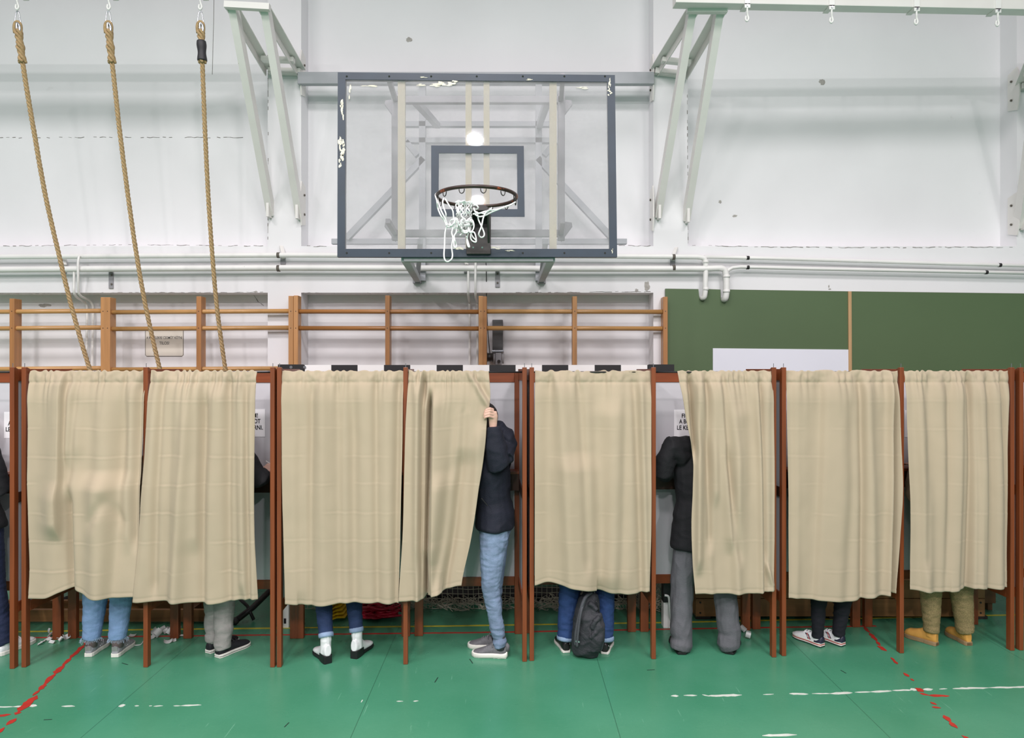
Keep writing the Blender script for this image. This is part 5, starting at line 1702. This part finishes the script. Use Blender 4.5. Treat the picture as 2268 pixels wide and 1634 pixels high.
# 2 grey trousers, black slip-on shoes
sh2 = P(522, 985, 4.92); el2 = P(578, 1066, 4.86); wr2 = P(583, 1047, 5.06)
sl2 = P(446, 975, 4.92); ell2 = sl2 + Vector((-.05, .02, -.27)); wrl2 = Vector((ell2.x + .05, 5.08, 1.315))
def hand2(mb):
    hand(mb, wr2, Vector((.25, .6, .38)), Vector((-.2, .3, -1)), -1, .55)
person('person in grey trousers and black slip on shoes, one black sleeve showing', P(490, 0, 4.93).x, 4.93, 1.74, 4,
    [((460, 1447, 26), dict(L_=.27, upper=S['black'], sole=S['sole'], kind='slipon')), ((481, 1457, 28), dict(L_=.28, upper=S['black'], sole=S['sole'], kind='slipon', lace=S['heel']))],
    [KN(474, 1300, 4.97, .074, .052, wr=.005), KN(498, 1300, 4.94, .08, .056, wr=.005)], C['greypants'], [hz(1418, 4.97), hz(1431, 4.93)], C['black'], M['hair'],
    arms=[(sl2, ell2, wrl2), (sh2, el2, wr2)], hands=[(wrl2, Vector((0, 1, 0)), -Z, -1, .25), hand2], vox=.006)
tag(MB().tube([P(589, 1021, 5.14), P(604, 1030, 5.17)], .0045, 8).build('pen', M['white'], None, True), 'white pen in the hand of the person in grey trousers', 'pen')

# 3 dark blue jeans, white ankle boots
def boot_details(up, pt, wpro, hp, ip):
    MB().beam(pt(.02, 0, .12), pt(.03, 0, .2), .012, .004).build('pull_tab', S['white'], up)
    MB().tube([pt(.2, -.047, .19), pt(.2, -.047, .12)], .0012, 5).build('seam', M['ink'], up)
person('person in dark blue cuffed jeans and white ankle boots with black heels', P(754, 0, 4.95).x, 4.95, 1.70, 0,
    [((727, 1470, -34), dict(L_=.255, upper=S['white'], sole=S['heel'], kind='heelboot', extra=boot_details)), ((783, 1459, 16), dict(L_=.255, upper=S['white'], sole=S['heel'], kind='heelboot', extra=boot_details))],
    [KN(715, 1310, 4.92, .066, .047, wr=.001), KN(782, 1310, 4.95, .062, .045, wr=.001)], C['darkjean'], [hz(1405, 4.82), hz(1394, 4.90)], C['green'], M['hairbrown'], hair_len=.25, cuff=C['cuff'])

# 4 man in the navy jacket holding the curtain aside
shn = P(1118, 990, 4.86); eln = P(1104, 1030, 4.775); wrn = P(1092, 939, 4.765)
shf = P(1112, 985, 5.10); elf = P(1098, 1055, 5.18); wrf = P(1085, 1085, 5.15)
def grip(mb):
    YH = 4.735
    mb.tube([wrn - Z * .03, P(1092, 934, YH + .02), P(1092, 922, YH + .008), P(1091, 911, YH)], [(.022, .026), (.017, .030), (.016, .034), (.013, .030)], 12, ref=Vector((0, 1, 0)))
    for b_, m1, m2, e_ in (((1093, 907), (1085, 904), (1077, 907), (1073.5, 911)), ((1093.5, 912), (1085, 909.5), (1075.5, 912.5), (1072, 917)), ((1093, 918), (1083.5, 915.5), (1074.5, 918.5), (1071.5, 923)), ((1091.5, 924.5), (1083, 921.5), (1076, 923.5), (1073, 927.5))):
        mb.tube([P(*b_, YH - .002), P(*m1, YH - .026), P(*m2, YH - .022), P(*e_, YH - .012)], [.0092, .0088, .0080, .0066], 10)
    mb.tube([P(1094, 930, YH + .012), P(1088, 922, YH + .035), P(1080, 914, YH + .045), P(1075, 911, YH + .043)], [.013, .0115, .0095, .007], 10)
def hood4(mb):
    c = P(1124, 978, 4.96)
    mb.tube([P(1105, 955, 4.93), P(1122, 965, 4.95), P(1130, 985, 4.96), P(1130, 1002, 4.96)], [(.10, .05), (.12, .06), (.11, .052), (.05, .025)], 16, ref=Vector((0, 1, 0)))
    mb.tube([P(1096, 938, 4.93), P(1098, 950, 4.94), P(1104, 965, 4.95)], [(.07, .06), (.09, .075), (.11, .08)], 16, ref=Vector((0, 1, 0)))
def chunky_extra(up, pt, wpro, hp, ip):
    MB().tube([pt(-.01, 0, .05), pt(-.02, 0, .085), pt(.02, 0, .10)], [.02, .018, .012], 10).build('heel_collar', S['darkgrey'], up, True)
p4, t4 = person('man in navy hooded jacket and washed jeans pulling the curtain aside with his hand', P(1096, 0, 4.96).x, 4.96, 1.80, -88,
    [((1122, 1456, -82), dict(L_=.25, upper=S['darkgrey'], sole=S['sole'], kind='chunky', lace=S['lace'], top=.09, extra=chunky_extra)), ((1112, 1437, -82), dict(L_=.255, upper=S['darkgrey'], sole=S['sole'], kind='chunky', lace=S['lace'], top=.09, extra=chunky_extra))],
    [KN(1086, 1300, 4.84, .062, .042, wr=.006), KN(1094, 1296, 5.02, .062, .042, wr=.006)], C['palejean'], [hz(1437, 4.82), hz(1405, 4.95)], C['navy'], M['hair'],
    arms=[(shn, eln, wrn), (shf, elf, wrf)], hands=[grip, (wrf, Vector((-.7, .3, -.3)), Vector((.2, 0, -1)), 1, .3)], top_hem=hz(1168, 4.94), lean=.04, vox=.0042, hood=hood4, girth=.95, wrk=.0048, sleeve=1.25, sock=cl('dark_sock', (60, 62, 68)))
MB().tube([P(1066, 1103, 4.74), P(1080, 1120, 4.745)], .004, 8).build('pocket_zip', M['ink'], p4)

# 5 blue jeans with cuffs, backpack between the feet
def eyelet(up, pt, wpro, hp, ip):
    MB().beam(pt(.05, .03, .06), pt(.12, .034, .05), .003, .004).build('side_mark', M['white'], up)
person('person in blue cuffed jeans and dark shoes standing over a backpack', P(1300, 0, 5.0).x, 5.0, 1.78, 0,
    [((1255, 1446, -10), dict(L_=.25, upper=S['blackl'], sole=S['sole'], kind='dress', lace=S['heel'], extra=eyelet)), ((1339, 1449, 15), dict(L_=.25, upper=S['blackl'], sole=S['sole'], kind='dress', lace=S['heel'], extra=eyelet))],
    [KN(1263, 1295, 5.0, .082, .058, wr=.003), KN(1340, 1295, 5.0, .072, .058, wr=.003)], C['bluejean'], [hz(1421, 4.92), hz(1420, 4.92)], C['black'], M['hair'], cuff=C['cuff'])

# 6 man in black jacket and grey trousers
s6l = P(1482, 990, 4.98); e6l = P(1468, 1046, 4.97); w6l = P(1478, 1052, 5.17)
s6r = P(1606, 990, 4.98); e6r = s6r + Vector((.05, .02, -.27)); w6r = Vector((e6r.x - .05, 5.18, 1.315))
person('man in black jacket and loose dark grey trousers beside the half drawn curtain', P(1558, 0, 5.0).x, 5.0, 1.78, 0,
    [((1511, 1450, 2), dict(L_=.29, upper=S['blackl'], sole=S['heel'], kind='dress', top=.07)), ((1615, 1449, 26), dict(L_=.29, upper=S['blackl'], sole=S['heel'], kind='dress', top=.07))],
    [KN(1511, 1290, 5.0, .083, .073, wr=.005), KN(1604, 1300, 5.0, .084, .075, wr=.007, bow=-.01)], C['darkgrey'], [hz(1440, 4.92), hz(1438, 4.92)], C['blackjacket'], M['hairgrey'],
    arms=[(s6l, e6l, w6l), (s6r, e6r, w6r)], hands=[(w6l, Vector((.2, 1, 0)), -Z, -1, .3), (w6r, Vector((0, 1, 0)), -Z, 1, .3)], top_hem=hz(1214, 4.98), girth=1.06, wrk=.005, wsc=(13, 13, 5))

# 7 black tights and striped white sneakers
def layered_extra(up, pt, wpro, hp, ip):
    mb = MB()
    n = 12
    rings = []
    for u in (-.008, .03, .08, .14, .2):
        w_ = ip(wpro, max(0, u)) * 1.05 + .0025; h_ = .078 - .12 * max(0, u)
        l = []
        for q in range(n + 1):
            an = math.pi * q / n
            l.append(pt(u, w_ * math.copysign(abs(math.cos(an)) ** .6, math.cos(an)) * (1 - .22 * math.sin(an)), .03 + (h_ - .03) * math.sin(an) ** .75))
        rings.append(l)
    vs_ = [v for r in rings for v in r]
    fs = [(i * (n + 1) + q, i * (n + 1) + q + 1, (i + 1) * (n + 1) + q + 1, (i + 1) * (n + 1) + q) for i in range(len(rings) - 1) for q in range(n)]
    fs.append(tuple(range(n + 1)))
    mb.add(vs_, fs)
    mb.build('heel_counter', S['navy'], up, True)
    for u, m_ in ((.42, S['navy']), (.46, S['red']), (.50, S['navy'])):
        for sg in (-1, 1):
            MB().beam(pt(u - .1, sg * ip(wpro, u - .1) * 1.02, .036), pt(u, sg * ip(wpro, u) * .78, .072), .004, .006).build('side_stripe', m_, up)
person('person in black tights and white sneakers with navy heels and red soled stripes', P(1842, 0, 5.06).x, 5.06, 1.66, 0,
    [((1822, 1433, -30), dict(L_=.25, upper=S['white'], sole=S['sole'], kind='layered', lace=S['white'], top=.08, extra=layered_extra)), ((1868, 1431, -30), dict(L_=.25, upper=S['white'], sole=S['sole'], kind='layered', lace=S['white'], top=.08, extra=layered_extra))],
    [KN(1814, 1310, 5.06, .062, .038, wr=0), KN(1870, 1310, 5.06, .066, .042, wr=0)], C['tights'], [hz(1416, 5.02), hz(1414, 5.02)], C['black'], M['hairbrown'], hair_len=.28)

# 8 glittering tan leggings and yellow boots
person('person in glittery tan leggings and yellow ankle boots behind the rightmost whole curtain', P(2105, 0, 5.10).x, 5.10, 1.66, 0,
    [((2076, 1430, -34), dict(L_=.235, upper=S['yellow'], sole=S['tansole'], kind='boot')), ((2147, 1430, -4), dict(L_=.235, upper=S['yellow'], sole=S['tansole'], kind='boot'))],
    [KN(2061, 1305, 5.08, .074, .052, wr=.002), KN(2128, 1305, 5.08, .078, .058, wr=.002)], C['tan'], [hz(1402, 5.05)] * 2, C['beige'], M['hairbrown'], hair_len=.3)

# 9 person cut off by the left edge
p9x = P(-82, 0, 4.88).x
s9 = P(-24, 1005, 4.90); e9 = P(-2, 1085, 4.89); w9 = P(2, 1050, 5.08)
s9l = P(-140, 1000, 4.90); e9l = s9l + Vector((-.05, .02, -.27)); w9l = Vector((e9l.x + .05, 5.08, 1.315))
person('person in black jacket and navy jeans cut off by the left edge of the photo', p9x, 4.90, 1.72, 0,
    [((-60, 1455, -10), dict(L_=.28, upper=S['white'], sole=S['sole'], kind='sneaker', lace=S['white'])), ((-4, 1453, 14), dict(L_=.28, upper=S['white'], sole=S['sole'], kind='sneaker', lace=S['white']))],
    [KN(-62, 1290, 4.95, .08, .06), KN(-17, 1290, 4.93, .078, .056)], C['navyjean'], [hz(1425, 4.93)] * 2, C['blackjacket'], M['hair'], arms=[(s9l, e9l, w9l), (s9, e9, w9)], hands=[(w9l, Vector((0, 1, 0)), -Z, -1, .25), (w9, Vector((-.2, 1, 0)), -Z, 1, .25)], pel_off=(.06, 0), top_hem=.91, girth=.98)

# backpack between the feet of person 5
bp_ = thing('backpack', 'dark grey backpack standing on the floor between the blue jeans', 'backpack', G(1300, 1452))
BM = mat('charcoal_nylon', rgb(46, 48, 53), .7, var=.15, vscale=14, bump=.4, bscale=90)
BM2 = mat('charcoal_webbing', rgb(74, 76, 82), .7, bump=.3, bscale=200)
Yk = 4.86
mb = MB()
mb.tube([P(1297, 1450, Yk), P(1298, 1438, Yk), P(1297, 1405, Yk), P(1299, 1365, Yk), P(1305, 1330, Yk + .02), P(1312, 1312, Yk + .03)], [(.05, .085), (.075, .10), (.085, .095), (.085, .09), (.065, .075), (.03, .04)], 18, ref=Vector((0, 1, 0)))
mb.tube([P(1309, 1438, Yk - .05), P(1312, 1410, Yk - .06), P(1315, 1370, Yk - .05), P(1318, 1345, Yk - .02)], [(.04, .055), (.045, .06), (.04, .05), (.02, .03)], 14, ref=Vector((0, 1, 0)))
for k in range(6):
    a_ = rs.uniform(0, 1)
    mb.tube([P(1305 + k * 4, 1335 + k * 16, Yk - .05), P(1322 - k, 1350 + k * 14, Yk - .06)], .016, 8)
mb.build('bag_body', BM, bp_, remesh=.007, relax=3)
MB().tube(crom([P(1310, 1312, Yk - .02), P(1295, 1325, Yk - .085), P(1284, 1360, Yk - .095), P(1276, 1400, Yk - .085), P(1275, 1428, Yk - .07)], 6), (.006, .022) if False else .012, 8).build('shoulder_strap', BM2, bp_, True)
MB().tube(crom([P(1301, 1318, Yk - .04), P(1288, 1350, Yk - .105), P(1281, 1395, Yk - .105), P(1278, 1432, Yk - .09)], 6), .009, 8).build('shoulder_strap', BM2, bp_, True)
MB().tube(crom([P(1303, 1316, Yk), P(1306, 1306, Yk - .01), P(1314, 1306, Yk), P(1317, 1314, Yk + .02)], 5), .006, 8).build('grab_handle', BM2, bp_, True)
MB().tube(crom([P(1320, 1330, Yk - .055), P(1329, 1365, Yk - .06), P(1326, 1410, Yk - .075), P(1320, 1440, Yk - .07)], 6), .004, 6).build('zip', M['rod'], bp_, True)
fp = MB()
fp.tube([P(1316, 1440, Yk - .07), P(1322, 1415, Yk - .085), P(1325, 1385, Yk - .08), P(1322, 1358, Yk - .06)], [(.03, .04), (.038, .05), (.034, .045), (.018, .03)], 14, ref=Vector((0, 1, 0)))
fp.tube([P(1310, 1392, Yk - .10), P(1318, 1375, Yk - .105), P(1328, 1366, Yk - .09)], .014, 8)
fp.tube([P(1308, 1412, Yk - .10), P(1319, 1402, Yk - .115), P(1331, 1398, Yk - .085)], .015, 8)
fk = fp.build('front_pocket', BM, bp_, remesh=.006, relax=3)
wrinkle(fk, .006, (16, 16, 16), 3)
wrinkle(bpy.data.objects['bag_body'], .006, (12, 12, 14), 2)
MB().tube(crom([P(1331, 1372, Yk - .06), P(1337, 1395, Yk - .07), P(1336, 1420, Yk - .06), P(1331, 1440, Yk - .04)], 5), .008, 8).build('side_strap', BM2, bp_, True)
MB().beam(P(1275, 1419, Yk - .095), P(1284, 1421, Yk - .10), .01, .012).build('buckle', M['zinc'], bp_)
